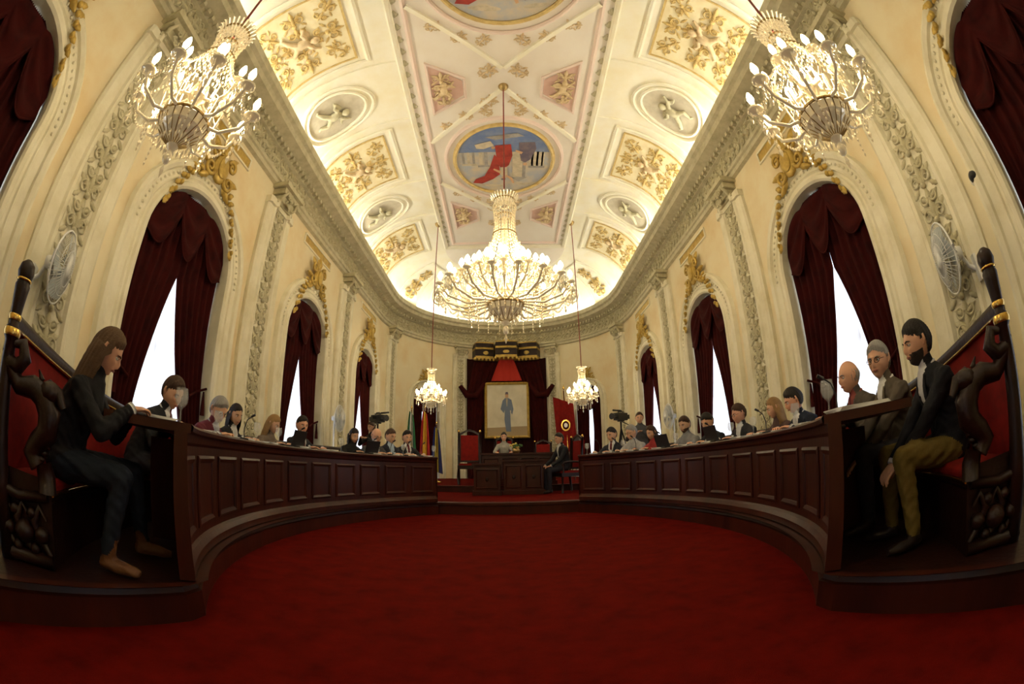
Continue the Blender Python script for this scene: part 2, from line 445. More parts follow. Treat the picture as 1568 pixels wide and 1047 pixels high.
for yc in MC:
    for sx in(-1,1):
        p=[(sx*.72,yc-.08-.2),(sx*1.45,yc-.75),(sx*1.45,yc+.75),(sx*.72,yc+.28)]
        if sx<0:p=p[::-1]
        ct.ribbon(p,[(0,0),(0,.04),(-.04,.05),(-.06,0)],CLm,mat=1)
        q=[(sx*.78,yc-.2),(sx*1.4,yc-.66),(sx*1.4,yc+.66),(sx*.78,yc+.2)]
        ct.poly([CL(a,b,.012) for a,b in q],2)
        for dy in(-.22,.22): mk('arabesque',ME_motf,orn,scaled(Matrix.Translation(CL(sx*1.18,yc+dy,.02))@Matrix.Rotation(pi,4,'X'),.95))
        mk('putto',ME_cher,che,scaled(Matrix.Translation(CL(sx*1.15,yc,.02))@Matrix.Rotation(pi,4,'X'),.75))
    for sy in (-1,1):
        for sx in (-.3,.3):
            mk('arabesque',ME_motf,orn,scaled(Matrix.Translation(CL(sx,yc+sy*.42,.0))@Matrix.Rotation(pi,4,'X')@Matrix.Rotation(sx*3,4,'Z'),.8))
y=-.6
while y<12.6:
    for sx in(-1.81,1.81): mk('arabesque',ME_leaf,orn,Matrix.Translation(CL(sx,y,.0))@Matrix.Rotation(pi,4,'X'))
    y+=.3
ct.build('trim_7',[M_cove,M_pinkl,M_pink,M_arab])
# ceiling paintings
P_sky=mat('paint_sky',(.36,.38,.42),.7,noise=(3,(.55,.46,.31),.35,.65)); P_blue=mat('paint_blue',(.12,.18,.36),.7,noise=(4,(.22,.26,.36),.4,.7))
P_grey=mat('paint_grey',(.34,.32,.29),.7,noise=(5,(.20,.18,.16),.4,.7)); P_red=mat('paint_red',(.38,.035,.02),.7,noise=(6,(.20,.018,.01),.4,.7)); P_sk=mat('paint_flesh',(.55,.33,.18),.7); P_dk=mat('paint_dark',(.11,.09,.13),.7,noise=(6,(.20,.15,.16),.4,.7));P_lt=mat('paint_light',(.56,.48,.34),.7,noise=(6,(.38,.33,.24),.4,.7))
def painting(yc,flip=1):
    mb=MB(); a,b=1.10,1.26
    mp=lambda x,y,h:CL(x,yc+y*flip,h)
    mb.poly([mp(a*cos(2*pi*i/48),b*sin(2*pi*i/48),.015) for i in range(48)],0)
    def sh(pts,m,h): mb.poly([mp(x,y,h) for x,y in pts],m)
    def blob(cx,cy,rx,ry,m,h,rot=0): sh([(cx+rx*cos(t)*cos(rot)-ry*sin(t)*sin(rot),cy+rx*cos(t)*sin(rot)+ry*sin(t)*cos(rot)) for t in [2*pi*i/16 for i in range(16)]],m,h)
    sh([(a*cos(t),b*sin(t)) for t in [-.3-(pi-.6)*i/16 for i in range(17)]],1,.018)
    for x0,x1,y0,y1,m in((-.98,-.92,-.38,.05,2),(-.86,-.80,-.38,.05,6),(-.74,-.68,-.38,.05,2),(-1.0,-.64,.05,.13,6),(-.58,-.50,-.38,.12,6),(-.46,-.38,-.38,.12,2),(-.62,-.34,.12,.20,2),(.20,.44,-.38,.62,6),(.44,.52,-.38,.62,2),(.60,.95,-.38,.16,6),(.64,.69,-.38,.16,2),(.76,.81,-.38,.16,2),(.88,.92,-.38,.16,2),(.58,.97,.16,.25,2)): sh([(x0,y0),(x1,y0),(x1,y1),(x0,y1)],m,.022)
    sh([(.14,.62),(.58,.62),(.36,.82)],2,.023)
    sh([(-.20,-.62),(.16,-.66),(.20,-.25),(.12,.12),(.04,.22),(-.08,.22),(-.16,.05)],3,.028)
    sh([(-.10,.50),(-.28,.70),(-.55,.88),(-.78,.84),(-.70,.68),(-.48,.55),(-.34,.20),(-.22,-.30),(-.12,-.1)],3,.030)
    sh([(-.08,.20),(.06,.20),(.10,.46),(.04,.56),(-.06,.56),(-.11,.44)],6,.033)
    sh([(.05,.50),(.20,.64),(.26,.86),(.21,.88),(.14,.68),(.02,.58)],4,.034); sh([(-.09,.46),(-.26,.30),(-.24,.25),(-.07,.36)],4,.034)
    blob(-.01,.64,.055,.07,4,.036); blob(-.02,.69,.06,.04,5,.037)
    sh([(.34,-.72),(.70,-.74),(.74,-.5),(.62,-.1),(.50,.02),(.40,-.05),(.36,-.35)],5,.030); blob(.50,.08,.05,.06,4,.033); sh([(.40,-.30),(.26,-.42),(.28,-.46),(.44,-.38)],4,.034)
    sh([(-.66,-.66),(-.30,-.78),(-.22,-.62),(-.46,-.50),(-.62,-.52)],6,.029); blob(-.24,-.55,.045,.05,4,.033); sh([(-.42,-.92),(.30,-1.05),(.46,-.94),(-.20,-.82)],2,.029)
    blob(-.30,.98,.28,.06,6,.019,.1); blob(.55,.92,.22,.05,6,.019,-.2)
    mb.build('ceiling_painting',[P_sky,P_blue,P_grey,P_red,P_sk,P_dk,P_lt])
painting(MD[1]);painting(MD[0])
# ---------------------------------------------------------------- windows / drapes
def window(name,o,door=False):
    e=empty(name); sc,w,z0,zs,ri=o; zt=zs+ri
    def hwid(z): return w*math.sqrt(max(0,1-((z-zs)/ri)**2)) if z>zs else w
    mb=MB()
    mb.ribbon(arch_pts(o,-.0),[(-.07,-.40),(-.07,-.35),(0,-.35),(0,-.40)],lambda a,b,h:W(a,b,h),closed=False)
    T=wframe(sc,0,-.38); mb.box((0,(z0+zt)/2,0),(.07,zt-z0,.05),T)
    for z in(z0+.04,1.3,2.1,2.9): mb.box((0,z,0),(2*w-.05,.06,.04),T)
    mb.build('window_frame',[M_frame],e)
    mb=MB();P=[]
    zz=[z0+(zt-.02-z0)*i/24 for i in range(25)]
    for z in zz:
        h=hwid(z)*.99; P.append([W(sc-h+2*h*j/60,z,-.29+.018*sin(j*1.25)) for j in range(61)])
    mb.grid(P); mb.build('sheer_curtain',[M_sheer],e)
    mb=MB()
    def inner(z):
        k=min(1,max(0,(3.0-z)/(3.0-1.1))); return .0+.50*k**.9 if z>1.1 else .50+.06*min(1,(1.1-z)/.5)
    if door:
        def inner(z): return .12+.02*sin(z*4)
    for sg in(-1,1):
        P=[]
        for i in range(31):
            z=z0+.01+(zt-.03-z0)*i/30; h=hwid(z)*.985; n=min(inner(z)*w/.93,h*.98)
            P.append([W(sc+sg*(h+(n-h)*j/40),z,-.13+.035*sin(j*.98+.5*sin(z*2)+sg)) for j in range(41)])
        mb.grid(P)
        if not door:
            mb.tube([W(sc+sg*.92,1.75,-.02),W(sc+sg*.75,1.68,-.07),W(sc+sg*.6,1.6,-.07)],.018,6,mat=1)
            mb.tube([W(sc+sg*.86,1.7,-.02),W(sc+sg*.86,1.5,-.02),W(sc+sg*.86,1.38,-.02)],[.012,.03,.035],8,mat=1)
    n=3 if not door else 1
    for k in range(n):
        x0=-w*.93+k*2*w*.93/n; x1=x0+2*w*.93/n
        P=[]
        for i in range(15):
            v=i/14
            row=[]
            for j in range(17):
                u=j/16; x=x0+(x1-x0)*u
                top=min(archT(o,sc+x)-.03,zt-.1); dip=(.22+.42*math.sin(pi*u)*(1 if k==1 or door else .8))
                row.append(W(sc+x,max(top-dip*v*1.25,z0),-.05+.03*sin(v*16)*math.sin(pi*u)+.04*math.sin(pi*u)))
            P.append(row)
        mb.grid(P)
        mb.tube(P[-1],.012,6,mat=2)
    mb.build('velvet_drape',[M_velvet,M_velvet,M_velvet],e)
for i,o in enumerate(WO): window('window_%d'%(i+1),o)
for i,o in enumerate(DO): window('door_%d'%(i+1),o,True)
# ---------------------------------------------------------------- desk ellipse
EC,EA,EB=4.9,2.65,3.98
T0,T1=math.radians(-50.5),math.radians(59.5)
def ell(t,o=0,sd=1):
    nx,ny=cos(t)/EA,sin(t)/EB; l=math.hypot(nx,ny)
    return (sd*(EA*cos(t)+nx/l*o),EC+EB*sin(t)+ny/l*o)
def elln(t,sd=1):
    nx,ny=cos(t)/EA,sin(t)/EB; l=math.hypot(nx,ny); return V((sd*nx/l,ny/l,0))
NT=400; tab=[(T0,0)]
for i in range(1,NT+1):
    t=T0+(T1-T0)*i/NT; a=ell(tab[-1][0]);b=ell(t); tab.append((t,tab[-1][1]+math.hypot(a[0]-b[0],a[1]-b[1])))
DL=tab[-1][1]
def s2t(s):
    if s<=0: return T0+s/tab[1][1]*(tab[1][0]-T0)
    if s>=DL: return T1+(s-DL)/(DL-tab[-2][1])*(T1-tab[-2][0])
    lo,hi=0,NT
    while hi-lo>1:
        m=(lo+hi)//2
        if tab[m][1]<=s: lo=m
        else: hi=m
    a,b=tab[lo],tab[hi]; return a[0]+(b[0]-a[0])*(s-a[1])/(b[1]-a[1])
def D(s,z,o,sd):
    x,y=ell(s2t(s),o,sd); return V((x,y,z))
DT=1.10; PZ=.23; PSC=1.10; SEATZ=.68
SS=[DL*i/70 for i in range(71)]
for sd,nm in((-1,'left'),(1,'right')):
    e=empty('council_desk')
    mb=MB()
    prof=[(.50,1.05),(.50,1.10),(-.05,1.10),(-.065,1.085),(-.06,1.06),(-.03,1.05),(-.02,1.0),(0,.98),(0,.36),(-.02,.34),(-.045,.30),(-.045,PZ+.01),(.05,PZ+.01),(.05,1.05),(.50,1.05)]
    mb.grid([[D(s,z,o,sd) for o,z in prof] for s in SS],0,sm=False)
    for s in(0,DL):
        mb.poly([D(s,z,o,sd) for o,z in[(.5,1.05),(.5,1.10),(-.05,1.10),(-.05,1.05)]]); mb.poly([D(s,z,o,sd) for o,z in[(-.045,PZ+.01),(.05,PZ+.01),(.05,1.05),(-.03,1.05)]])
    npn=11
    for k in range(npn):
        a=DL*k/npn+.07;b=DL*(k+1)/npn-.07; mp=lambda p,q,h:D(p,q,-h,sd)
        pts=[(a+(b-a)*i/6,.42) for i in range(7)]+[(b-(b-a)*i/6,.92) for i in range(7)]
        mb.ribbon(pts,[(0,0),(0,.012),(-.02,.02),(-.045,.010),(-.05,0)],mp,sg=1)
    for k in range(0,9):
        s=.03+k*(DL-.06)/8; t=s2t(s); x,y=ell(t,.25,sd); n=elln(t,sd)
        if k>0: mb.box((0,0,0),(.40,.03,.75),Matrix.Translation((x,y,PZ+.4))@Matrix.Rotation(math.atan2(n.y,n.x),4,'Z'))
    mb.build('desk_body',[M_wood],e)
    mb=MB()
    mb.grid([[D(s,z,o,sd) for o,z in[(.46,1.102),(.02,1.102)]] for s in SS],0)
    mb.build('desk_leather_top',[M_woodd],e)
    pf=empty('seating_platform')
    inn=[(2.75,-2.4),(2.35,-.2),(2.15,.7),(1.69,1.80)]+[ell(s2t(s),-.07)[:2] for s in SS[1:]]
    inn=[(x*sd,y) for x,y in inn]
    out=[]
    for x,y in inn:
        X=3.995 if y>YA else math.sqrt(max(0,3.99**2-(YA-y)**2))
        out.append((X*sd,y))
    mb=MB()
    mb.grid([[V((*p,PZ)),V((*q,PZ))] for p,q in zip(inn,out)],0,sm=False)
    mb.ribbon(inn,[(0,0),(0,.16),(.02*1,.17),(.03,.20),(.02,.23),(-.05,.231)],lambda a,b,h:V((a,b,h)),closed=False,mat=1,sg=-sd*-1)
    mb.build('platform_top',[M_woodd,M_wood],pf)
    be=empty('upholstered_bench')
    def zb(s): 
        k=max(0,1-(s+.25)/2.2); return 1.17+.24*k*k*(3-2*k)
    BS=[-.17+(DL-.05)*i/80 for i in range(81)]
    q=SEATZ-.70
    mb=MB()
    mb.grid([[D(s,z,o,sd) for o,z in[(.80,PZ),(.80,.58+q),(.78,.60+q),(.78,.64+q),(1.18,.64+q)]] for s in BS],0,sm=False)
    mb.grid([[D(s,z+q,o,sd) for o,z in[(.785,.64),(.77,.67),(.80,.70),(1.0,.71),(1.14,.69),(1.14,.64)]] for s in BS],1)
    mb.grid([[D(s,zb(s) if z>9 else z,o,sd) for o,z in[(1.10,.66),(1.09,.82),(1.10,.98),(1.13,99)]] for s in BS],1)
    mb.grid([[D(s,zb(s)+dz,o,sd) for o,dz in[(1.11,-.04),(1.10,.0),(1.12,.035),(1.16,.04),(1.19,.02),(1.19,-.05)]] for s in BS],0)
    mb.grid([[D(s,z if z<9 else zb(s),o,sd) for o,z in[(1.19,PZ),(1.19,99)]] for s in BS],0)
    mb.tube([D(s,zb(s)-.045,1.105,sd) for s in BS],.012,6,mat=2); mb.tube([D(s,.63+q,.775,sd) for s in BS],.010,6,mat=2)
    for s in(BS[0],BS[-1]):
        mb.poly([D(s,z,o,sd) for o,z in[(.80,PZ),(.78,.64+q),(.80,.70+q),(1.10,.72+q),(1.13,zb(s)),(1.19,zb(s)),(1.19,PZ)]],0)
    mb.build('bench_body',[M_woodd,M_redup,M_goldm],be)
    mb=MB(); s=-.19
    p0=D(s,0,1.13,sd); n=elln(s2t(s),sd)
    T=Matrix.Translation((p0.x,p0.y,.03))
    mb.lathe([(0,PZ-.03),(.05,PZ-.03),(.055,.6),(.05,.7),(.045,1.1),(.04,1.27),(.055,1.29),(.055,1.33),(.035,1.35),(.04,1.41),(.05,1.51),(.055,1.55),(.045,1.57),(.05,1.58),(.062,1.62),(.052,1.66),(.02,1.685),(0,1.69)],16,T)
    mb.lathe([(.056,1.29),(.062,1.31),(.056,1.33)],16,T,1); mb.lathe([(.042,1.37),(.048,1.39),(.044,1.40)],16,T,1); mb.lathe([(.05,1.57),(.058,1.578),(.05,1.586)],16,T,1)
    A=lambda o,z:(D(s,z,o,sd))
    path_=[(1.15,1.26),(1.12,1.20),(1.05,1.18),(1.0,1.23),(1.03,1.30),(1.09,1.29)]
    mb.tube([A(o,z) for o,z in path_],[.03,.045,.05,.045,.035,.02],10)
    path_=[(1.12,1.18),(1.02,1.10),(.92,1.11),(.84,1.08),(.79,1.00),(.80,.91),(.86,.85),(.90,.80),(.86,.74)]
    mb.tube([A(o,z) for o,z in path_],[.04,.05,.06,.07,.075,.07,.065,.06,.05],12)
    hd=A(.80,1.10); 
    mb.ell(hd,(.075,.075,.06)); mb.tube([A(.82,1.12),A(.74,1.10),A(.70,1.04)],[.05,.04,.02],8)
    for k in range(5): 
        c=A(.86-.015*k,1.15-.05*k); mb.tube([c,c+V((0,0,.05))+n*.03],[.02,.004],6)
    for k in range(8):
        a=k/7; c=A(.76+.08*a*a,1.00-.22*a); mb.ell(c,(.03,.03,.02))
    mb.tube([A(.82,.76),A(.80,.70),A(.80,.62)],[.05,.06,.06],10)
    for o,z,r in((.86,.40,.05),(.98,.40,.07),(1.10,.40,.05),(.92,.50,.035),(1.04,.50,.035),(.92,.32,.035),(1.04,.32,.035)):
        c=A(o,z); mb.ell(c,(r,r,r*.9),seg=10,rings=6)
    for o in (.86,.98,1.10): mb.tube([A(o-.05,.30),A(o,.36),A(o+.05,.46),A(o,.54),A(o-.04,.48)],[.015,.025,.025,.02,.01],8)
    mb.tube([A(.80,.60),A(1.0,.57),A(1.17,.60)],.03,8)
    mb.tube([A(.80,PZ+.04),A(1.17,PZ+.04)],.04,8)
    mb.build('carved_arm',[M_woodd,M_goldm],be)
# floor + dais
fl=MB(); fl.poly([V((x,y,0)) for x,y in [path(s,-.02) for s in slist(0,TOT)][:-1]]); fl.build('floor',[M_carpet])
ds=MB(); yd=8.36
pts=[(3.99,yd)]+[path(s,.01) for s in slist(sR(yd)+.05,sL(yd)-.05)]+[(-3.99,yd)]
ds.poly([V((x,y,.235)) for x,y in pts]); 
ds.grid([[V((x,yd-.02,0)),V((x,yd-.02,.17)),V((x,yd-.05,.18)),V((x,yd-.05,.225)),V((x,yd-.03,.237)),V((x,yd+.1,.237))] for x in(-1.5,1.5)],1,sm=False)
y2=11.2
pts=[path(s,.01) for s in slist(sR(y2)+.0,sL(y2)-.0)]
ds.poly([V((x,y,.40)) for x,y in pts]); ds.grid([[V((x,y2,.235)),V((x,y2,.36)),V((x,y2-.02,.37)),V((x,y2-.02,.402)),V((x,y2+.1,.402))] for x in(-3.98,3.98)],1,sm=False)
ds.build('dais',[M_carpet,M_wood])
# ---------------------------------------------------------------- chandeliers
def chandelier(loc,H,tiers,k,ztop,power,bs=1):
    e=empty('crystal_chandelier',loc)
    g=MB();b=MB();m=MB()
    g.lathe([(0,-.42*k),(.02*k,-.41*k),(.05*k,-.37*k),(.025*k,-.33*k),(.10*k,-.30*k),(.18*k,-.24*k),(.20*k,-.18*k),(.18*k,-.15*k),(.06*k,-.10*k),(.04*k,0),(.08*k,.08*k),(.04*k,.16*k),(.03*k,.3*k),(.07*k,.38*k),(.03*k,.46*k),(.03*k,H*.8)],20,sm=False)
    for i in range(20):
        a=2*pi*i/20; m.tube([(.04*k*cos(a),.04*k*sin(a),-.36*k),(.12*k*cos(a),.12*k*sin(a),-.295*k),(.18*k*cos(a),.18*k*sin(a),-.235*k),(.205*k*cos(a),.205*k*sin(a),-.17*k)],.005*k,4)
    m.lathe([(.20*k,-.18*k),(.215*k,-.165*k),(.20*k,-.15*k)],24)
    for r,z in((.14*k,H),(.10*k,H*.82),(.15*k,H*.60)):
        m.lathe([(r-.012,z-.012),(r,z),(r-.012,z+.012)],24)
    nc=24
    for i in range(nc):
        a=2*pi*i/nc; c,s_=cos(a),sin(a)
        g.tube([(.05*k*c,.05*k*s_,H*.93),(.10*k*c,.10*k*s_,H*.97),(.17*k*c,.17*k*s_,H*1.06),(.19*k*c,.19*k*s_,H*1.04)],[.012*k,.015*k,.013*k,.004],5)
        nb=int(H*.42/.045/ max(.7,k*.8))
        for q in range(nb):
            u=q/nb; rr_=(.125*k)*(1-u)+(.17*k)*u**2+.02*k; g.octa((rr_*c,rr_*s_,H*.92-u*H*.5),.013*k,.026*k)
    for (Rr,zz,n,ph) in tiers:
        for i in range(n):
            a=2*pi*i/n+ph; c,s_=cos(a),sin(a)
            pts=[(.05*k,zz-.02),(Rr*.28,zz-.15*k),(Rr*.6,zz-.19*k),(Rr*.88,zz-.12*k),(Rr,zz+.0)]
            g.tube([(r*c,r*s_,z) for r,z in pts],[.014*k]*5,6)
            g.tube([(Rr*.5*c,Rr*.5*s_,zz-.18*k),(Rr*.55*c,Rr*.55*s_,zz-.02*k),(Rr*.42*c,Rr*.42*s_,zz+.04*k),(Rr*.4*c,Rr*.4*s_,zz-.04*k)],.008*k,5)
            Tm=Matrix.Translation((Rr*c,Rr*s_,zz))
            g.lathe([(0,-.02),(.02,-.015),(.055,.0),(.065,.012),(.05,.012),(.02,.02)],12,Tm)
            m.lathe([(.018,.01),(.018,.07),(0,.07)],8,Tm,1)
            b.lathe([(0,.068),(.026*bs,.085),(.038*bs,.12),(.030*bs,.15),(.012*bs,.18),(0,.19)],8,Tm)
            for q in range(6):
                aa=2*pi*q/6; g.octa((Rr*c+.055*cos(aa),Rr*s_+.055*sin(aa),zz-.05),.011,.032)
            for q in range(3): g.octa((Rr*c,Rr*s_,zz-.08-.05*q),.010+.005*q,.022+.01*q)
            a2=a+2*pi/n
            for q in range(1,12):
                u=q/12; x=Rr*(c*(1-u)+cos(a2)*u); y=Rr*(s_*(1-u)+sin(a2)*u); g.octa((x,y,zz-.35*k*.5*4*u*(1-u)*.7),.011*k**.5,.020*k**.5)
            for q in range(1,15):
                u=q/15; x0,z0=.15*k,max(H*.55,zz+.15)
                g.octa(((x0*(1-u)+Rr*u)*c,(x0*(1-u)+Rr*u)*s_,z0*(1-u)+(zz+.02)*u-.8*(z0-zz)*u*(1-u)),.011*k**.5,.020*k**.5)
            for q in range(6):
                g.octa((Rr*.55*c,Rr*.55*s_,zz-.22*k-.04*q),.010*k**.5,.02*k**.5)
    for i in range(16):
        a=2*pi*i/16; 
        for r in (.12*k,.19*k): g.octa((r*cos(a),r*sin(a),-.27*k-.02-(.21*k-r)*.6),.012*k,.035*k)
    g.ell((0,0,-.46*k),(.035*k,.035*k,.05*k)); g.octa((0,0,-.56*k),.02*k,.06*k)
    g.build('crystal_arms',[M_crys],e); b.build('flame_bulbs',[M_bulb],e)
    m.tube([(0,0,H*.95),(0,0,ztop-loc[2])],.012,8,mat=2)
    m.lathe([(0,ztop-loc[2]-.12),(.05,ztop-loc[2]-.10),(.10,ztop-loc[2]-.02),(.10,ztop-loc[2]+.02)],16)
    m.build('metalwork',[M_brassd,M_cand,M_rod],e)
    for z in ((.2,) if k<1.1 else (-.05,.35)):
        ld=bpy.data.lights.new('chandelier_light','POINT'); ld.energy=power; ld.color=(1,.84,.58); ld.shadow_soft_size=.3*k
        lo=bpy.data.objects.new('chandelier_light',ld); scn.collection.objects.link(lo); lo.parent=e; lo.location=(0,0,z+.1)
    return e
chandelier((0,5.87,3.38),1.55,[(.95,0,18,0),(.74,.14,14,.2),(.50,.30,12,0),(.28,.46,7,0)],1.25,ZC,255,1.0)
for x,y,z in((-2.0,1.45,3.0),(2.0,1.45,3.0)):
    chandelier((x,y,z),.80,[(.46,0,10,0),(.27,.20,6,.3)],.95,ZC,78,.72)
for x,y,z in((-1.95,11.2,2.68),(1.95,11.2,2.68)):
    chandelier((x,y,z),.70,[(.38,0,9,0),(.2,.16,5,.3)],.75,ZC,72,.8)
# ---------------------------------------------------------------- people
def hand_mesh(mir,curl=1.0):
    mb=MB()
    P=[]
    for y,w,h in((-.03,.026,.019),(0,.027,.018),(.03,.036,.017),(.06,.041,.015),(.085,.041,.013)):
        P.append([(w*cos(2*pi*j/12),y,h*sin(2*pi*j/12)) for j in range(12)])
    mb.grid(P,cj=True); b=len(mb.v)-60
    mb.face(range(b,b+12)); mb.face(range(b+48,b+60))
    for x,l,a in((.030,.072,-.06),(.010,.082,0),(-.011,.076,.05),(-.031,.058,.12)):
        p=V((x,.075,0)); pts=[p.copy()]; an=.18*curl
        for seg,da in((.46,.35),(.30,.5),(.24,.35)):
            d=V((-sin(a)*cos(an),cos(a)*cos(an),-sin(an))); p=p+d*l*seg; pts.append(p.copy()); an+=da*curl
        mb.tube(pts,[.0095,.0088,.008,.0065],8); mb.ell(pts[-1],.0065,seg=8,rings=6)
    pts=[V((.022,.015,-.004)),V((.045,.04,-.012)),V((.056,.068,-.02)),V((.056,.092,-.03))]
    mb.tube(pts,[.016,.0125,.010,.008],8); mb.ell(pts[-1],.008,seg=8,rings=6)
    if mir: mb.v=[(-x,y,z) for x,y,z in mb.v]
    return remesh_mesh(mb.mesh('h',[]),.0036,2,'hand_left' if mir else 'hand_right')
SKIN=(.68,.38,.25)
HM=[hand_mesh(False),hand_mesh(True)]
for h in HM:
    h.materials.clear(); h.materials.append(cm(SKIN,.5,'skin'))
def g2(a,b): return math.exp(-a*a-b*b)
def head_mesh(sub,w=1.0,female=False):
    bm=bmesh.new(); bmesh.ops.create_icosphere(bm,subdivisions=sub,radius=1)
    for v in bm.verts:
        x,y,z=v.co; px=.078*x*w;py=.096*y;pz=.118*z
        if z<0:
            k=-z; px*=1-.22*k*k-.04*k
            if y<0: py*=1-.35*k
        if y>0:
            py*=.93+.07*min(1,max(0,-z*1.6))
            if z<-.3: py+=.012*min(1,(-z-.3)*2)*max(0,1-abs(x)*1.2)
            py+=.021*g2(px/.010,(pz+.012)/.024)+.009*g2(px/.014,(pz+.032)/.009)
            py-=.013*(g2((px-.031)/.015,(pz-.006)/.012)+g2((px+.031)/.015,(pz-.006)/.012))
            py+=.006*g2(px/.045,(pz-.027)/.008)+.006*g2(px/.024,(pz+.056)/.010)-.004*g2(px/.02,(pz+.070)/.006)+.008*g2(px/.022,(pz+.092)/.014)
            py+=.005*(g2((px-.042)/.016,(pz+.022)/.016)+g2((px+.042)/.016,(pz+.022)/.016))
        v.co=(px,py,pz)
    me=bpy.data.meshes.new('head'); bm.to_mesh(me); bm.free()
    me.polygons.foreach_set('use_smooth',[True]*len(me.polygons)); return me
HEADS={(s,f):head_mesh(s,1.0 if not f else .93) for s in(4,5) for f in(0,1)}
def hair(style,col,fem,hi=False):
    bm=bmesh.new(); bmesh.ops.create_icosphere(bm,subdivisions=5 if hi else 4,radius=1)
    kill=[]
    w=.93 if fem else 1
    for v in bm.verts:
        x,y,z=v.co
        hl=.46+.25*max(0,y)-.25*abs(x)
        if style in('long','bob'):
            yl=.30+.15*max(0,min(1,(.4-z)*1.5))*(abs(x)>.6)
            m=(z-hl) if y>yl else (yl-y+.1)
        else:
            if y>.15: m=z-hl
            elif y>-.25: m=z-(.0 if abs(x)>.5 else -.2)
            else: m=z+.62
        if style=='bald': m=min(.35-z,z+.5,(.15-y))*.8
        k=max(0,min(1,m/.18)); 
        if m<-.07: kill.append(v)
        s=.985+((.13 if style!='bald' else .035)+(.04*max(0,z) if style!='bald' else 0))*k
        px=.078*x*w*s;py=.096*y*s;pz=.118*z*s
        if z<0:
            q=-z
            if style in('long','bob') and y<.45:
                l=math.hypot(x,y) or 1; rad=.100-.02*q
                px=x/l*rad*1.05;py=y/l*rad*.95-.01; pz=-(.31 if style=='long' else .15)*q**.8
            else:
                px*=1-.28*q*q-.05*q
                if y<0: py*=1-.3*q
        n=.005*sin(math.atan2(y,x)*22+z*3)+.003*sin(math.atan2(y,x)*41)
        v.co=(px*(1+n*5),py*(1+n*5),pz*(1+n))
    bmesh.ops.delete(bm,geom=kill,context='VERTS')
    me=bpy.data.meshes.new('hair'); bm.to_mesh(me); bm.free(); me.materials.append(col)
    me.polygons.foreach_set('use_smooth',[True]*len(me.polygons)); return me
def ik(A,B,l1,l2,hint):
    d=B-A; Dn=min(d.length,.998*(l1+l2)); dh=d.normalized(); B=A+dh*Dn
    a=(l1*l1-l2*l2+Dn*Dn)/(2*Dn); h=math.sqrt(max(l1*l1-a*a,0)); p=hint-dh*hint.dot(dh); p.normalize()
    return A+dh*a+p*h,B
M_eye=mat('eye_white',(.75,.72,.68),.3); M_iris=mat('iris',(.03,.015,.01),.2); M_lip=mat('lips',(.42,.15,.11),.5)
SEC=((-.10,.13,.10),(-.04,.17,.13),(.05,.172,.135),(.17,.155,.122),(.28,.165,.128),(.37,.178,.128),(.42,.176,.110),(.46,.135,.088),(.50,.080,.068))
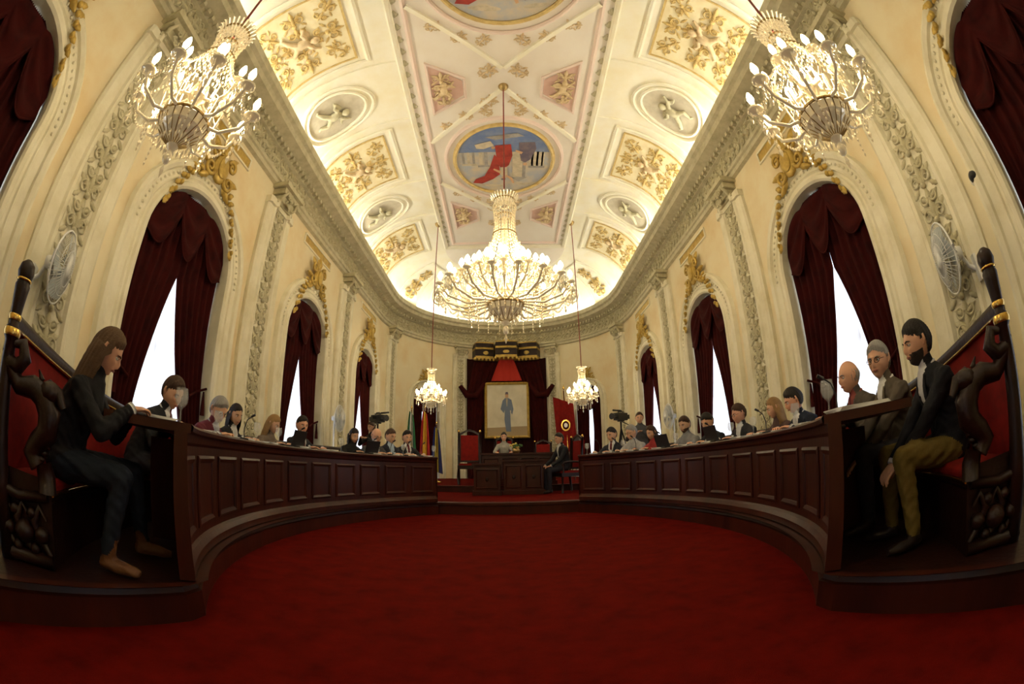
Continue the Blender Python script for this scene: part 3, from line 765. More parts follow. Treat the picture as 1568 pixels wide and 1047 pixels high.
def person(name,x,y,zf,yaw,seat=.46,lean=.2,side=0,hp=.3,hy=0,wr=None,feet=None,top=(.02,.02,.025),pants=(.02,.02,.03),hairc=(.03,.015,.01),style='short',skin=SKIN,fem=False,shirt=None,tie=None,shoe=(.02,.012,.01),sleeve=None,hi=False,glasses=False,stand=False,beard=False,hroll=0,S=PSC):
    e=empty(name,(x,y,zf),yaw); e.scale=(S,S,S)
    k=.94 if fem else 1.0
    zp=(seat+.10) if not stand else .92*k
    pel=V((0,0,zp)); dr=V((sin(side),sin(lean)*cos(side),cos(lean)*cos(side)))
    xa=V((1,0,0)); xa=(xa-dr*xa.dot(dr)).normalized(); fw=dr.cross(xa)*-1
    if fw.y<0: fw=-fw
    sp=lambda h,c=0:pel+dr*(h*k)-fw*(.03*sin(h*6))*1.0
    mb=MB(); segs=[]
    P=[]
    wd=.92 if fem else 1.04
    for h,w,d in SEC:
        c=sp(h); P.append([c+xa*(w*wd*k*cos(2*pi*j/20))+fw*(d*k*sin(2*pi*j/20)*(1.10 if (fem and .25<h<.4 and sin(2*pi*j/20)>0) else 1)) for j in range(20)])
    mb.grid(P,cj=True); b=len(mb.v)-9*20; mb.face(range(b,b+20)); mb.face(range(len(mb.v)-20,len(mb.v)))
    segs.append((sp(-.02),sp(.45),.15,0))
    nb=sp(.475)
    hc=nb+ (dr*.5+V((0,.16,.55))).normalized()*(.172*k)
    mb.tube([sp(.42),nb,nb+(hc-nb)*.55],[.085*k,.062*k,.056*k],12); segs.append((nb+dr*.035,hc,.05,1))
    if wr is None: wr=[(.16,.42,(DT-zf)/S+.03),(-.14,.42,(DT-zf)/S+.03)]
    HMs=[]
    for i,sg in enumerate((1,-1)):
        Sh=sp(.395)+xa*(sg*.172*k*wd)
        Wp=V(wr[i]); E,Wp=ik(Sh,Wp,.285*k,.255*k,V((sg*.7,-.35,-.8)))
        mb.tube([Sh-xa*sg*.06+dr*.015,Sh,Sh+(E-Sh)*.3,E],[.058*k,.062*k,.058*k,.050*k],12); mb.ell(Sh,.062*k); mb.ell(E,.050*k)
        mb.tube([E,E+(Wp-E)*.3,Wp],[.050*k,.048*k,.036*k],12)
        segs.append((Sh,E,.05,2)); segs.append((E,Wp,.04,2))
        HMs.append((E,Wp,sg))
    if feet is None: feet=[(.11,.40,.09),(-.11,.42,.09)] if not stand else [(.09,.02,.09),(-.09,.0,.09)]
    for i,sg in enumerate((1,-1)):
        Hh=pel+V((sg*.09*k,.01,-.02)); A=V(feet[i]); Kn,A2=ik(Hh,A,.44*k,.43*k,V((sg*.15,1,.6 if not stand else 0)))
        mb.tube([Hh,Hh+(Kn-Hh)*.5,Kn],[.095*k,.082*k,.064*k],12); mb.ell(Kn,.064*k); mb.ell(Hh,.095*k)
        mb.tube([Kn,Kn+(A2-Kn)*.35,A2],[.062*k,.060*k,.046*k],12)
        fd=V((sg*.25,1,0)).normalized()
        mb.tube([A2-fd*.05+V((0,0,-.045)),A2+fd*.02+V((0,0,-.045)),A2+fd*.12+V((0,0,-.055)),A2+fd*.19+V((0,0,-.062))],[.036,.042,.04,.025],10,flat=.85); mb.ell(A2+V((0,0,-.02)),.042)
        segs.append((Hh,Kn,.075,3)); segs.append((Kn,A2+V((0,0,.03)),.05,3)); segs.append((A2+V((0,0,-.03)),A2+fd*.15+V((0,0,-.055)),.04,4))
        if fem and hi: segs.append((A2+V((0,0,-.03)),A2+(Kn-A2)*.3,.042,4))
    me=remesh_mesh(mb.mesh('b',[]),.011 if hi else .016,5 if hi else 4,'body')
    if hi:
        nv=len(me.vertices); cs=[0.0]*(3*nv); me.vertices.foreach_get('co',cs)
        ns=[tuple(v.normal) for v in me.vertices]
        for q in range(nv):
            cx,cy,cz=cs[3*q:3*q+3]
            if (cx-nb.x)**2+(cy-nb.y)**2+(cz-nb.z)**2<.017: continue
            am=.0035*sin(cz*55+8*sin(cx*14)+6*cy)*sin(cy*30+cx*21)+.0025*sin(cz*90+cy*60+9*sin(cx*23))
            cs[3*q]+=ns[q][0]*am; cs[3*q+1]+=ns[q][1]*am; cs[3*q+2]+=ns[q][2]*am
        me.vertices.foreach_set('co',cs); me.update()
    ms=[cm(top),cm(skin,.5,'skin'),cm(sleeve or top),cm(pants),cm(shoe,.4),cm(shirt or top),cm(tie or (shirt or top))]
    me.materials.clear()
    for m_ in ms: me.materials.append(m_)
    mi=[]
    for p in me.polygons:
        c=p.center; best=9;bm_=0
        for a,bb,r,mt in segs:
            ab=bb-a; t=max(0,min(1,(c-a).dot(ab)/ab.length_squared)); dd=(c-(a+ab*t)).length/r
            if dd<best: best=dd;bm_=mt
        if bm_ in(0,) or (bm_==1):
            r=c-pel; h=r.dot(dr)/k; lx=abs(r.dot(xa)); ff=r.dot(fw)
            if bm_==0 and shirt and ff>.02 and h>.22:
                wv=.012+.055*(h-.22)/.26
                if lx<wv: bm_=6 if (tie and lx<.018) else 5
            if bm_==1 and shirt and h<.505: bm_=5
        mi.append(bm_)
    me.polygons.foreach_set('material_index',mi); me.polygons.foreach_set('use_smooth',[True]*len(mi))
    mk('body',me,e)
    cl_=MB()
    cc=sp(.492)
    cl_.tube([cc+xa*(.066*k*cos(a))+fw*(.062*k*sin(a))-dr*(.016*sin(a)) for a in [pi/2+.25+(2*pi-.5)*q/18 for q in range(19)]],.011,6,mat=1)
    if shirt:
        def surf(xx,h):
            for (h0,w0,d0),(h1,w1,d1) in zip(SEC,SEC[1:]):
                if h0<=h<=h1: u=(h-h0)/(h1-h0); w_=(w0+(w1-w0)*u)*wd*k; d_=(d0+(d1-d0)*u)*k; break
            return sp(h)+xa*xx+fw*(d_*math.sqrt(max(0,1-(xx/w_)**2))+.006)
        for sg in(-1,1):
            P=[]
            for q in range(9):
                h=.24+.235*q/8; xi=(.010+.055*(h-.22)/.26); wl=.045*math.sin(pi*min(.93,.12+.8*q/8))
                P.append([surf(sg*(xi+wl*j/3),h)+fw*(.004*(j>0)) for j in range(4)])
            cl_.grid(P,0)
    cl_.build('collar_and_lapels',[cm(tuple(c*1.25 for c in top)),cm(shirt or top)],e)
    for (E,Wp,sg) in HMs:
        dd=(Wp-E).normalized(); yv=(dd+V((0,.2,0))).normalized()
        if wr[0][2]>.5: yv=V((yv.x-sg*.25,yv.y,yv.z*.35)).normalized()
        zv=V((0,0,1)); zv=(zv-yv*zv.dot(yv)); zv.normalize(); xv=yv.cross(zv)
        hm=HM[0] if sg<0 else HM[1]
        o=mk('hand',hm,e,frameM(Wp-dd*.005,xv,yv,zv)@Matrix.Scale(.98*k,4))
        o.material_slots[0].link='OBJECT'; o.material_slots[0].material=cm(skin,.5,'skin')
        c=MB(); c.tube([Wp-dd*.014,Wp+dd*.010],[.038*k,.034*k],12); c.build('cuff',[cm(shirt or (.6,.6,.6) if (shirt or hi) else top)],e)
    Hm=Matrix.Translation(hc)@Matrix.Rotation(hy,4,'Z')@Matrix.Rotation(-hp,4,'X')@Matrix.Rotation(hroll,4,'Y')@Matrix.Scale(1.05*k if fem else 1.08,4)
    ho=mk('head',HEADS[(5 if hi else 4,1 if fem else 0)],e,Hm)
    if not ho.data.materials: ho.data.materials.append(cm(skin,.5,'skin'))
    ho.material_slots[0].link='OBJECT'; ho.material_slots[0].material=cm(skin,.5,'skin')
    f=MB(); w=.93 if fem else 1
    for sg in(-1,1):
        f.ell((sg*.031*w,.0735,.006),(.0125,.012,.010),mat=0,seg=12,rings=8); f.ell((sg*.031*w,.0825,.006),(.006,.0045,.006),mat=1,seg=8,rings=6)
        f.tube([(sg*.016*w,.092,.022),(sg*.032*w,.088,.027),(sg*.050*w,.072,.021)],[.0035,.0045,.002],6,mat=2)
        f.tube([(sg*.018*w,.082,.0125),(sg*.031*w,.087,.0165),(sg*.045*w,.077,.011)],[.002,.003,.002],6,mat=3)
        f.tube([(sg*.072*w,.0,.028),(sg*.084*w,-.012,.026),(sg*.085*w,-.014,.0),(sg*.077*w,-.004,-.024),(sg*.072*w,.0,-.020)],[.006,.008,.010,.007,.005],8,mat=3)
        f.ell((sg*.075*w,-.004,.002),(.007,.013,.024),mat=3)
        if glasses:
            pts=[(sg*.031+.021*cos(a),.099-.15*abs(sg*.031+.021*cos(a))*.4,.004+.016*sin(a)) for a in [2*pi*q/14 for q in range(15)]]
            f.tube(pts,.0022,5,mat=1,caps=False); f.tube([(sg*.052,.090,.008),(sg*.080,.0,.012)],.0018,5,mat=1)
    f.tube([(-.023,.087,-.055),(-.010,.0955,-.0525),(.0,.095,-.054),(.010,.0955,-.0525),(.023,.087,-.055)],[.0015,.0035,.003,.0035,.0015],8,mat=4)
    f.tube([(-.020,.087,-.0585),(.0,.0955,-.0605),(.020,.087,-.0585)],[.0015,.0045,.0015],8,mat=4)
    f.build('face_features',[M_eye,M_iris,cm(hairc,.7,'hair'),cm(skin,.5,'skin'),M_lip],e,Hm)
    if style!='none': mk('hair',hair(style,cm(hairc,.65,'hair'),fem,hi),e,Hm)
    if beard:
        bmm=bmesh.new(); bmm.from_mesh(HEADS[(5,0)])
        kill=[v for v in bmm.verts if not (v.co.y>.005 and v.co.z<-.036-.5*max(0,v.co.y-.075) and not (abs(v.co.x)<.022 and -.064<v.co.z<-.049))]
        bmesh.ops.delete(bmm,geom=kill,context='VERTS'); bmm.normal_update()
        for v in bmm.verts: v.co+=v.normal*.003
        bme=bpy.data.meshes.new('beard'); bmm.to_mesh(bme); bmm.free(); bme.materials.clear(); bme.materials.append(cm(tuple(c*2.5 for c in hairc),.7,'hair')); bme.polygons.foreach_set('use_smooth',[True]*len(bme.polygons)); mk('beard',bme,e,Hm)
    return e
CX=.0
def find_t(az,o,sd):
    best=None
    for i in range(700):
        t=math.radians(-52+i*.17); x,y=ell(t,o,sd); a=math.degrees(math.atan2(abs(x-CX),y))
        if best is None or abs(a-az)<best[0]: best=(abs(a-az),t)
    return best[1]
def seat_at(t,sd,o=.95):
    x,y=ell(t,o,sd); n=elln(t,sd); return x,y,math.atan2(n.x,-n.y)
rad=math.radians
BR=(.05,.022,.01);BK=(.014,.009,.007);GR=(.30,.29,.28);BL=(.30,.17,.06)
ST=(SEATZ-PZ)/PSC-.01
# near figures
x,y,yw=seat_at(rad(-48.5),-1,.82)
person('seated_woman',x,y,PZ,yw,ST,.42,hp=.50,hy=.20,wr=[(.08,.44,.80),(-.14,.40,.79)],feet=[(.14,.30,.09),(-.30,.42,.09)],top=(.008,.008,.011),pants=(.013,.019,.032),hairc=(.11,.058,.024),style='long',fem=True,shoe=(.16,.07,.03),hi=True,shirt=None,S=1.12)
x,y,yw=seat_at(rad(-44.8),1,.93)
person('seated_man',x,y,PZ,yw,ST,.30,hp=.15,hy=.05,wr=[(.07,.44,.46),(-.07,.46,.44)],feet=[(.16,.40,.09),(-.20,.36,.09)],top=(.008,.008,.012),pants=(.15,.105,.022),hairc=BK,style='short',shirt=(.6,.6,.65),hi=True,beard=True,S=1.07)
x,y,yw=seat_at(rad(-35),1,.86)
person('seated_man',x,y,PZ,yw,ST,.28,hp=.1,hy=.7,wr=[(.10,.46,.50),(-.12,.46,.50)],feet=[(.12,.36,.09),(-.15,.40,.09)],top=(.10,.08,.06),pants=(.03,.03,.04),hairc=GR,style='short',shirt=(.75,.75,.75),hi=True,glasses=True)
# azimuth, sex, jacket, hair, head pitch, style, lean, shirt, glasses, beard
WH=(.62,.63,.66)
LP=[(44.8,'m',(.014,.014,.018),BR,.50,'short',.55,WH,0,0),(38.2,'m',(.13,.02,.035),GR,.60,'short',.55,(.4,.42,.5),1,0),(34.8,'w',(.015,.015,.017),BK,.30,'long',.35,(.6,.6,.6),0,0),(30.0,'w',(.16,.12,.09),BL,.45,'long',.4,None,0,0),(25.4,'m',(.012,.012,.018),BK,.25,'short',.15,WH,0,0),(19.2,'w',(.01,.01,.01),BK,.35,'bob',.3,None,0,0),(16.4,'m',(.06,.06,.065),GR,.4,'bald',.3,WH,1,1),(14.2,'m',(.02,.022,.035),BR,.3,'short',.1,(.35,.45,.6),0,0),(12.0,'m',(.012,.013,.018),BK,.2,'short',.05,WH,0,0)]
RP=[(44.6,'m',(.09,.075,.06),GR,.15,'bald',.35,(.25,.06,.05),0,0),(37.4,'m',(.012,.017,.035),BK,.40,'short',.45,WH,0,0),(34.0,'w',(.09,.05,.045),BL,.3,'long',.3,None,0,0),(29.2,'m',(.03,.03,.035),BR,.3,'short',.25,WH,1,0),(25.6,'m',(.015,.015,.02),BK,.5,'short',.4,(.3,.32,.36),0,0),(22.0,'m',(.24,.24,.26),BR,.3,'short',.2,None,0,1),(18.0,'w',(.32,.03,.03),BR,.35,'bob',.3,None,0,0),(15.3,'m',(.38,.38,.40),GR,.3,'short',.2,None,1,0),(12.8,'m',(.02,.02,.03),BK,.3,'short',.2,WH,0,0)]
g=MB(); g.lathe([(0,0),(.035,.001),(.036,.004),(.006,.012),(.005,.075),(.012,.085),(.034,.11),(.040,.14),(.036,.175),(.033,.19),(.031,.19),(.036,.14),(.03,.112),(0,.09)],20); ME_gob=g.mesh('goblet',[M_glassy])
g=MB(); g.lathe([(0,0),(.05,0),(.05,.015),(.02,.02),(0,.02)],14); g.tube([(0,0,.02),(0,0,.12),(0,.03,.20),(0,.08,.24)],.005,6); g.tube([(0,.075,.237),(0,.12,.26)],[.011,.013],8); ME_mic=g.mesh('mic',[M_black])
g=MB()
for i in range(4): g.box((0.004*i,0.003*i,.003+.005*i),(.21,.297,.005),Matrix.Rotation(.06*i,4,'Z'))
ME_pap=g.mesh('papers',[M_paper])
g=MB(); g.box((0,0,.009),(.33,.23,.016)); g.box((0,-.02,.018),(.27,.10,.002),mat=0)
Tl=Matrix.Translation((0,.115,.015))@Matrix.Rotation(-.3,4,'X'); g.box((0,0,.105),(.33,.008,.21),Tl); g.box((0,-.005,.105),(.30,.002,.18),Tl,mat=1); ME_lap=g.mesh('laptop',[M_black,M_screen])
def on_desk(name,me,t,o,sd,rz=0,sc=1):
    x_,y_=ell(t,o,sd); n=elln(t,sd); mk(name,me,None,Matrix.Translation((x_,y_,DT+.004))@Matrix.Rotation(math.atan2(n.x,-n.y)+rz,4,'Z')@Matrix.Scale(sc,4))
for sd,PP in((-1,LP),(1,RP)):
    for j,(az,g_,tp,hc_,hp_,st_,ln,shc,gls,brd) in enumerate(PP):
        t=find_t(az,.55,sd); x,y,yw=seat_at(t,sd,.86)
        fem=g_=='w'
        sk=(.68+.06*random.uniform(-1,1),.38,.25)
        person('seated_woman' if fem else 'seated_man',x,y,PZ,yw,ST,ln,hp=hp_,hy=random.uniform(-.45,.45),wr=[(.15+random.uniform(-.05,.05),.42,.82),(-.13,.40,.82)],top=tp,pants=(.02,.02,.03),hairc=hc_,style=st_,fem=fem,skin=sk,shirt=shc,tie=((.12,.02,.03) if (j%2==0 and not fem and shc) else None),glasses=bool(gls),hi=(j<2),beard=bool(brd),feet=[(.11,.34,.09),(-.11,.36,.09)])
        dt=.05
        on_desk('paper_stack',ME_pap,t+random.uniform(-.01,.01),.20,sd,random.uniform(-.3,.3),.95)
        if j in(3,5): on_desk('laptop_computer',ME_lap,t-.04,.20,sd)
        if j%2==0 or j<3: on_desk('water_goblet',ME_gob,t+dt,.10,sd,0,1.1)
        if j%2==1 or j>4: on_desk('desk_microphone',ME_mic,t-dt*.9,.08,sd)
on_desk('water_goblet',ME_gob,rad(-41.5),.10,-1,0,1.25); on_desk('paper_stack',ME_pap,rad(-46),.25,-1,.3)
on_desk('water_goblet',ME_gob,rad(-40),.08,1,0,1.3); on_desk('paper_stack',ME_pap,rad(-47),.2,1,.2,1.2); on_desk('desk_microphone',ME_mic,rad(-43),.10,1); 
# ---------------------------------------------------------------- dais furniture
DZ=.40
def desk_box(name,x,y,z,w,d,h,yaw=0):
    mb=MB()
    mb.box((0,0,h/2-.02),(w,d*.9,h-.04)); mb.box((0,0,h-.02),(w+.08,d+.06,.045)); mb.box((0,0,.05),(w+.06,d+.02,.1))
    n=max(1,int(w/.45))
    for i in range(n):
        a=-w/2+w*i/n+.04;b=-w/2+w*(i+1)/n-.04
        mb.ribbon([(a,.15),(b,.15),(b,h-.12),(a,h-.12)],[(0,0),(0,.015),(-.02,.025),(-.04,.0)],lambda p,q,hh:V((p,-d*.45-hh,q)),sg=1)
        mb.ell(((a+b)/2,-d*.45,h*.5),(.04,.015,.05),mat=1)
    return mb.build(name,[M_wood,M_woodd],None,Matrix.Translation((x,y,z))@Matrix.Rotation(yaw,4,'Z'))
desk_box('presidential_desk',.28,11.75,DZ,1.9,.6,.84)
desk_box('secretary_table',-.48,10.35,.237,.6,.45,.74); desk_box('speaker_table',.36,10.55,.237,.92,.5,.82)
desk_box('side_table',-1.85,9.3,.237,.5,.45,.72)
def throne(name,x,y,z,yaw,s=1,gold=True):
    mb=MB()
    mb.box((0,0,.43),(.6,.55,.09)); mb.box((0,0,.49),(.52,.48,.07),mat=1)
    for sx in(-.27,.27):
        mb.tube([(sx,-.24,.4),(sx*1.1,-.26,.2),(sx,-.25,0)],[.03,.022,.03],8); mb.tube([(sx,.24,.45),(sx,.27,.2),(sx,.3,0)],.028,8)
        mb.tube([(sx,.25,.4),(sx,.28,.9),(sx,.32,1.30)],[.03,.028,.022],8); mb.ell((sx,.32,1.34),(.03,.03,.04),mat=2)
        mb.tube([(sx,.28,.72),(sx,.0,.74),(sx,-.2,.72),(sx,-.25,.66),(sx,-.22,.62)],[.022,.025,.028,.025,.015],8); mb.tube([(sx,-.2,.71),(sx,-.22,.45)],.02,8)
    mb.box((0,.29,.92),(.5,.05,.68),Matrix.Rotation(-.06,4,'X'),mat=1)
    mb.ribbon([(-.27,.55),(.27,.55),(.27,1.28),(.12,1.36),(0,1.40),(-.12,1.36),(-.27,1.28)],[(0,0),(0,.03),(-.05,.03),(-.05,0)],lambda a,b,h:V((a,.31-h+(b-.55)*.05,b)),sg=1,mat=0)
    return mb.build(name,[M_woodd,M_redup,M_goldm],None,Matrix.Translation((x,y,z))@Matrix.Rotation(yaw,4,'Z')@Matrix.Scale(s,4))
throne('throne_chair',-1.02,12.0,DZ,.1,1.1); throne('throne_chair',1.02,12.9,DZ,-.1,.9); throne('throne_chair',-.1,12.9,DZ,0,1.0)
throne('throne_chair',1.38,10.6,.237,-1.2)
person('seated_president',-.1,12.65,DZ,pi,.5,.1,hp=.1,wr=[(.2,.45,.80),(-.2,.45,.80)],top=(.34,.33,.30),hairc=BK,style='bob',fem=True)
person('seated_clerk',1.33,10.6,.237,pi-1.2,.5,.15,hp=.2,wr=[(.15,.4,.62),(-.15,.4,.62)],top=(.015,.015,.02),hairc=BK,shirt=(.5,.5,.5),S=1.05)
fb=MB()
fb.lathe([(0,0),(.08,0),(.11,.06),(.08,.12),(0,.12)],12)
for i in range(30):
    a=random.uniform(0,6.28);r=random.uniform(0,.17);fb.ell((r*cos(a),r*sin(a),.16+random.uniform(0,.1)-r*.3),.03,mat=1+(i%2),seg=6,rings=4)
fb.build('flower_arrangement',[M_brassd,mat('yellow_flower',(.6,.45,.1),.7),mat('foliage',(.05,.12,.03),.7)],None,Matrix.Translation((.22,11.7,DZ+.845)))
# portrait wall hanging
ph=empty('royal_portrait_canopy')
mb=MB(); P=[]
for j in range(61):
    a=-1.62+3.24*j/60; P.append([W(SF+a,z,.16+.025*sin(j*1.5)) for z in(.42,1.5,3,4.2,4.95)])
mb.grid(P); 
for sg in(-1,1):
    P=[]
    for i in range(21):
        z=.42+4.4*i/20; k=(z-.42)/4.4
        inn_=.95-(.55*max(0,k-.55)/.45) + .12*math.sin(pi*min(1,k/.55)); out_=1.62
        if z>3.6: out_=1.62-.25*(z-3.6)/1.2
        P.append([W(SF+sg*(out_+(inn_-out_)*j/24),z,.28+.04*sin(j*1.3)) for j in range(25)])
    mb.grid(P,1)
    mb.tube([W(SF+sg*1.95,3.85,.3),W(SF+sg*1.7,3.5,.42),W(SF+sg*1.3,3.5,.42),W(SF+sg*.95,3.95,.38),W(SF+sg*.75,4.5,.38)],[.08,.13,.12,.08,.05],10,mat=1)
mb.build('velvet_hanging',[M_dvelvet,M_velvet],ph)
mb=MB(); P=[]
for i in range(9):
    k=i/8; hw=.30+.34*k
    P.append([W(SF-hw+2*hw*j/20,4.95-.85*k,.34+.02*sin(j*1.6)) for j in range(21)])
mb.grid(P); mb.build('red_drape',[M_redcl],ph)
mb=MB()
for a0,a1,d in((-1.35,-.55,.45),(-.5,.5,.75),(.55,1.35,.45)):
    for z0,z1,dd,m in((4.92,5.02,.04,0),(5.02,5.28,0,1),(5.28,5.36,.06,0),(5.36,5.5,.1,1),(5.5,5.54,.13,0)):
        mb.grid([[W(SF+a0,z0,0),W(SF+a0,z0,d+dd),W(SF+a0+(a1-a0)*.5,z0,d+dd+.06),W(SF+a1,z0,d+dd),W(SF+a1,z0,0)],[W(SF+a0,z1,0),W(SF+a0,z1,d+dd),W(SF+a0+(a1-a0)*.5,z1,d+dd+.06),W(SF+a1,z1,d+dd),W(SF+a1,z1,0)]],m,sm=False)
        mb.poly([W(SF+a0,z0,0),W(SF+a0,z0,d+dd),W(SF+a1,z0,d+dd),W(SF+a1,z0,0)],m); mb.poly([W(SF+a0,z1,0),W(SF+a0,z1,d+dd),W(SF+a1,z1,d+dd),W(SF+a1,z1,0)],m)
    n=5
    for i in range(n+1): mb.ell(W(SF+a0+(a1-a0)*i/n,4.90,d+.02),(.05,.05,.06),mat=0); 
    mb.ell(W(SF+(a0+a1)/2,5.15,d+.02),(.16,.05,.1),mat=0)
mb.ell(W(SF,5.62,.5),(.14,.1,.12),mat=0)
mb.build('gilt_canopy',[M_gold,M_woodd],ph)
# portrait
mb=MB(); z0,z1,hw=1.90,4.02,.84
mp=lambda a,b,h:V((a,16.55-h,b))
mb.ribbon([(-hw,z0),(hw,z0),(hw,z1),(-hw,z1)],[(0,0),(0,.06),(-.04,.10),(-.09,.06),(-.10,0)],mp,sg=1,mat=0)
def sh(pts,m,h): mb.poly([mp(a,b,h) for a,b in pts],m)
sh([(-.75,2.0),(.75,2.0),(.75,3.93),(-.75,3.93)],1,.01); sh([(-.75,2.0),(.75,2.0),(.75,2.35),(-.75,2.3)],2,.014)
sh([(-.04,2.15),(.14,2.15),(.12,2.85),(.10,3.0),(-.08,3.0),(-.10,2.6)],3,.02); sh([(-.13,2.95),(.15,2.95),(.17,3.35),(.05,3.42),(-.07,3.42),(-.16,3.32)],3,.022)
sh([(-.16,3.32),(-.24,3.0),(-.12,2.85),(-.09,2.95),(-.13,3.05)],3,.024); sh([(.17,3.35),(.24,3.0),(.2,2.8),(.15,2.85)],3,.024)
sh([(-.035,3.40),(.035,3.40),(.01,3.1),(-.01,3.1)],4,.026); sh([(-.06,3.43),(.05,3.43),(.06,3.58),(.0,3.63),(-.06,3.58)],5,.027); sh([(-.065,3.56),(.06,3.56),(.04,3.65),(-.04,3.65)],6,.028)
mb.build('royal_portrait',[M_gold,mat('portrait_ground',(.72,.68,.55),.7,noise=(2,(.58,.54,.42),.35,.7)),mat('portrait_floor',(.38,.29,.17),.7),mat('portrait_suit',(.15,.20,.30),.7),P_lt,P_sk,P_dk],None)
# flags
def flag(name,x,y,z,cols,h=2.1,yaw=0):
    e=empty(name,(x,y,z),yaw); mb=MB()
    mb.tube([(0,0,0),(0,0,h)],.015,8,mat=len(cols)); mb.lathe([(0,0),(.14,0),(.14,.03),(.03,.06),(.02,.12)],14,mat=len(cols)); mb.lathe([(0,h),(.03,h+.03),(.015,h+.08),(0,h+.14)],8,mat=len(cols))
    n=len(cols)
    for c in range(n):
        P=[]
        for i in range(13):
            zz=h-.05-(h*.75)*i/12; w=.06+.12*(i/12)**.7
            P.append([((-w+2*w*(c+j/8)/n),.05*sin((c+j/8)*4+i*.1)-.03,zz-.04*(c+j/8)) for j in range(9)])
        mb.grid(P,c)
    mb.build('flag_cloth_and_pole',[mat('flag_c%d'%k,cc,.75) for k,cc in enumerate(cols)]+[M_goldm],e)
flag('green_white_flag',-2.72,12.4,DZ,[(.008,.10,.03),(.4,.4,.38),(.008,.10,.03)]); flag('red_yellow_flag',-2.36,12.6,DZ,[(.35,.01,.01),(.55,.33,.02),(.35,.01,.01)],2.15); flag('blue_flag',-2.05,12.8,DZ,[(.01,.02,.14),(.35,.28,.04),(.01,.02,.14)],1.7)
e=empty('heraldic_banner',(1.85,14.2,DZ))
mb=MB(); mb.tube([(.12,0,0),(.0,.05,2.9)],.02,8,mat=1); mb.lathe([(0,2.9),(.04,2.95),(.0,3.1)],8,mat=1)
P=[]
for i in range(13):
    z=2.7-1.75*i/12; P.append([(-.36+.66*j/16+ .12*(i/12),.03+.035*sin(j*1.1+i*.3),z-.25*(j/16)*(1-i/20)) for j in range(17)])
mb.grid(P,0); mb.tube(P[-1],.018,6,mat=1)
for r,y_,m_ in((.15,-.012,1),(.11,-.016,3),(.06,-.02,2)): mb.poly([(.03+r*cos(2*pi*q/20),y_,1.75+r*1.25*sin(2*pi*q/20)) for q in range(20)],m_)
mb.build('banner_cloth',[M_redup,M_goldm,M_paper,M_velvet],e)
def tripod(name,x,y,z,h,yaw):
    mb=MB()
    for k in range(3):
        a=2*pi*k/3+.4; mb.tube([(0,0,h-.15),(.35*cos(a),.35*sin(a),.01)],[.018,.012],6)
    mb.tube([(0,0,h*.6),(0,0,h)],.02,8)
    mb.box((0,0,h+.02),(.10,.14,.03))
    mb.box((0,0,h+.12),(.15,.36,.17)); mb.tube([(0,-.18,h+.12),(0,-.30,h+.12),(0,-.34,h+.12)],[.05,.06,.075],14); mb.box((0,.02,h+.235),(.03,.22,.02)); mb.tube([(0,-.10,h+.2),(0,-.06,h+.26),(0,.06,h+.26),(0,.1,h+.2)],.012,6); mb.box((-.12,-.02,h+.14),(.10,.02,.08)); mb.tube([(.05,-.34,h+.25),(.05,-.05,h+.25)],.022,8); mb.box((0,.24,h+.12),(.10,.10,.10)); mb.tube([(0,.05,h),(.1,.35,h-.12)],.01,6)
    mb.build(name,[M_black],None,Matrix.Translation((x,y,z))@Matrix.Rotation(yaw,4,'Z'))
tripod('video_camera_tripod',-2.95,9.8,.237,1.60,.9); tripod('video_camera_tripod',2.62,10.0,.237,1.60,-.9); tripod('camera_tripod',2.1,13.3,DZ,1.1,-.3)
person('standing_cameraman',-3.25,10.45,.237,2.7,stand=True,lean=.12,hp=.2,wr=[(.1,.35,1.30),(-.12,.35,1.28)],top=(.02,.02,.022),hairc=BR,S=1.0)
person('standing_cameraman',3.2,10.35,.237,2.6,stand=True,lean=.05,hp=.1,hy=.3,wr=[(.15,.35,1.2),(-.12,.35,1.25)],top=(.08,.08,.09),hairc=BR,S=1.08)
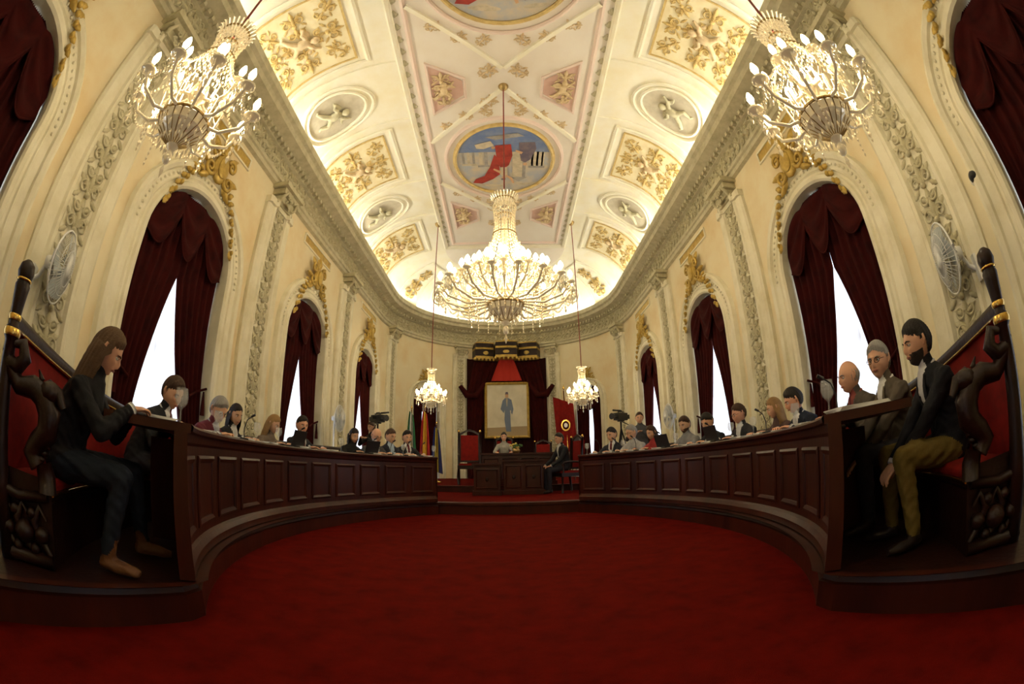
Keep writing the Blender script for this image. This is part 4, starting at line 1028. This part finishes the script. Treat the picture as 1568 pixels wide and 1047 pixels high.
# fans
def fan(name,M,ped=0):
    e=bpy.data.objects.new(name,None); scn.collection.objects.link(e); e.matrix_world=M; 
    mb=MB(); r=.27
    for k in range(44):
        a=2*pi*k/44
        mb.tube([(.05*cos(a),.05*sin(a),.17),(.15*cos(a),.15*sin(a),.165),(r*cos(a),r*sin(a),.10),(.15*cos(a),.15*sin(a),.03),(.05*cos(a),.05*sin(a),.02)],.0028,4)
    for rr_,z in((r,.10),(.2,.148),(.13,.167)): mb.tube([(rr_*cos(2*pi*q/32),rr_*sin(2*pi*q/32),z) for q in range(33)],.008 if rr_==r else .003,6)
    mb.lathe([(0,.18),(.06,.175),(.06,.165),(0,.165)],16)
    for k in range(4):
        a=2*pi*k/4; P=[[(q*cos(a+w*.65)*1,q*sin(a+w*.65),.10+w*.035) for w in(-.8,-.4,0,.4,.8)] for q in(.04,.12,.2,.235)]; mb.grid(P,1)
    mb.lathe([(0,-.08),(.05,-.07),(.06,-.02),(.05,.03),(0,.03)],14)
    if ped:
        mb.tube([(0,0,-.02),(0,-.15,-.02),(0,-ped,-.02)],.018,10); mb.lathe([(0,0),(.2,0),(.2,.02),(.05,.04),(0,.05)],20,Matrix.Translation((0,-ped,-.02))@Matrix.Rotation(-pi/2,4,'X'))
    else:
        mb.tube([(0,0,-.05),(0,-.12,-.10),(0,-.16,-.16)],.02,8); mb.box((0,-.16,-.165),(.12,.2,.03))
    mb.build('fan_cage_and_blades',[M_white,mat('fan_blade',(.45,.5,.52),.4)],e)
for s in(sR(1.78),sL(1.72)):
    sg=1 if s<L else -1
    fan('oscillating_fan',wframe(s,2.20,.26)@Matrix.Rotation(-.75*sg,4,'Y')@Matrix.Rotation(.1,4,'X')@Matrix.Scale(1.15,4))
fan('pedestal_fan',wframe(sL(8.4),1.80,.55),1.55); fan('pedestal_fan',wframe(sR(8.9),1.80,.5),1.55)
mb=MB(); T=wframe(sR(1.28),2.75,.0)
mb.lathe([(0,.0),(.075,0),(.08,.03),(.06,.06)],20,T); mb.lathe([(.06,.06),(.055,.09),(.035,.115),(0,.125)],20,T,1); mb.build('dome_security_camera',[M_white,M_black])
# ---------------------------------------------------------------- world / camera
w=bpy.data.worlds.new('World'); scn.world=w; w.use_nodes=True
w.node_tree.nodes['Background'].inputs[0].default_value=(.84,.90,1,1); w.node_tree.nodes['Background'].inputs[1].default_value=3.2
cam=bpy.data.cameras.new('Camera'); co=bpy.data.objects.new('Camera',cam); scn.collection.objects.link(co); scn.camera=co
# full-frame fisheye: default panoramic model (equisolid, 10.5 mm, 180 deg) on a 24.2 mm wide sensor
cam.type='PANO'; cam.sensor_fit='HORIZONTAL'; cam.sensor_width=10.5*1568/680; cam.clip_start=.02
co.matrix_world=Matrix.Translation((CX,0,1.0))@Matrix.Rotation(rad(-.8),4,'Z')@Matrix.Rotation(rad(90+15.55),4,'X')@Matrix.Rotation(rad(-1.0),4,'Z')
if hasattr(cam,'cycles'):
    cam.cycles.panorama_type='FISHEYE_EQUISOLID'; cam.cycles.fisheye_lens=10.5; cam.cycles.fisheye_fov=pi
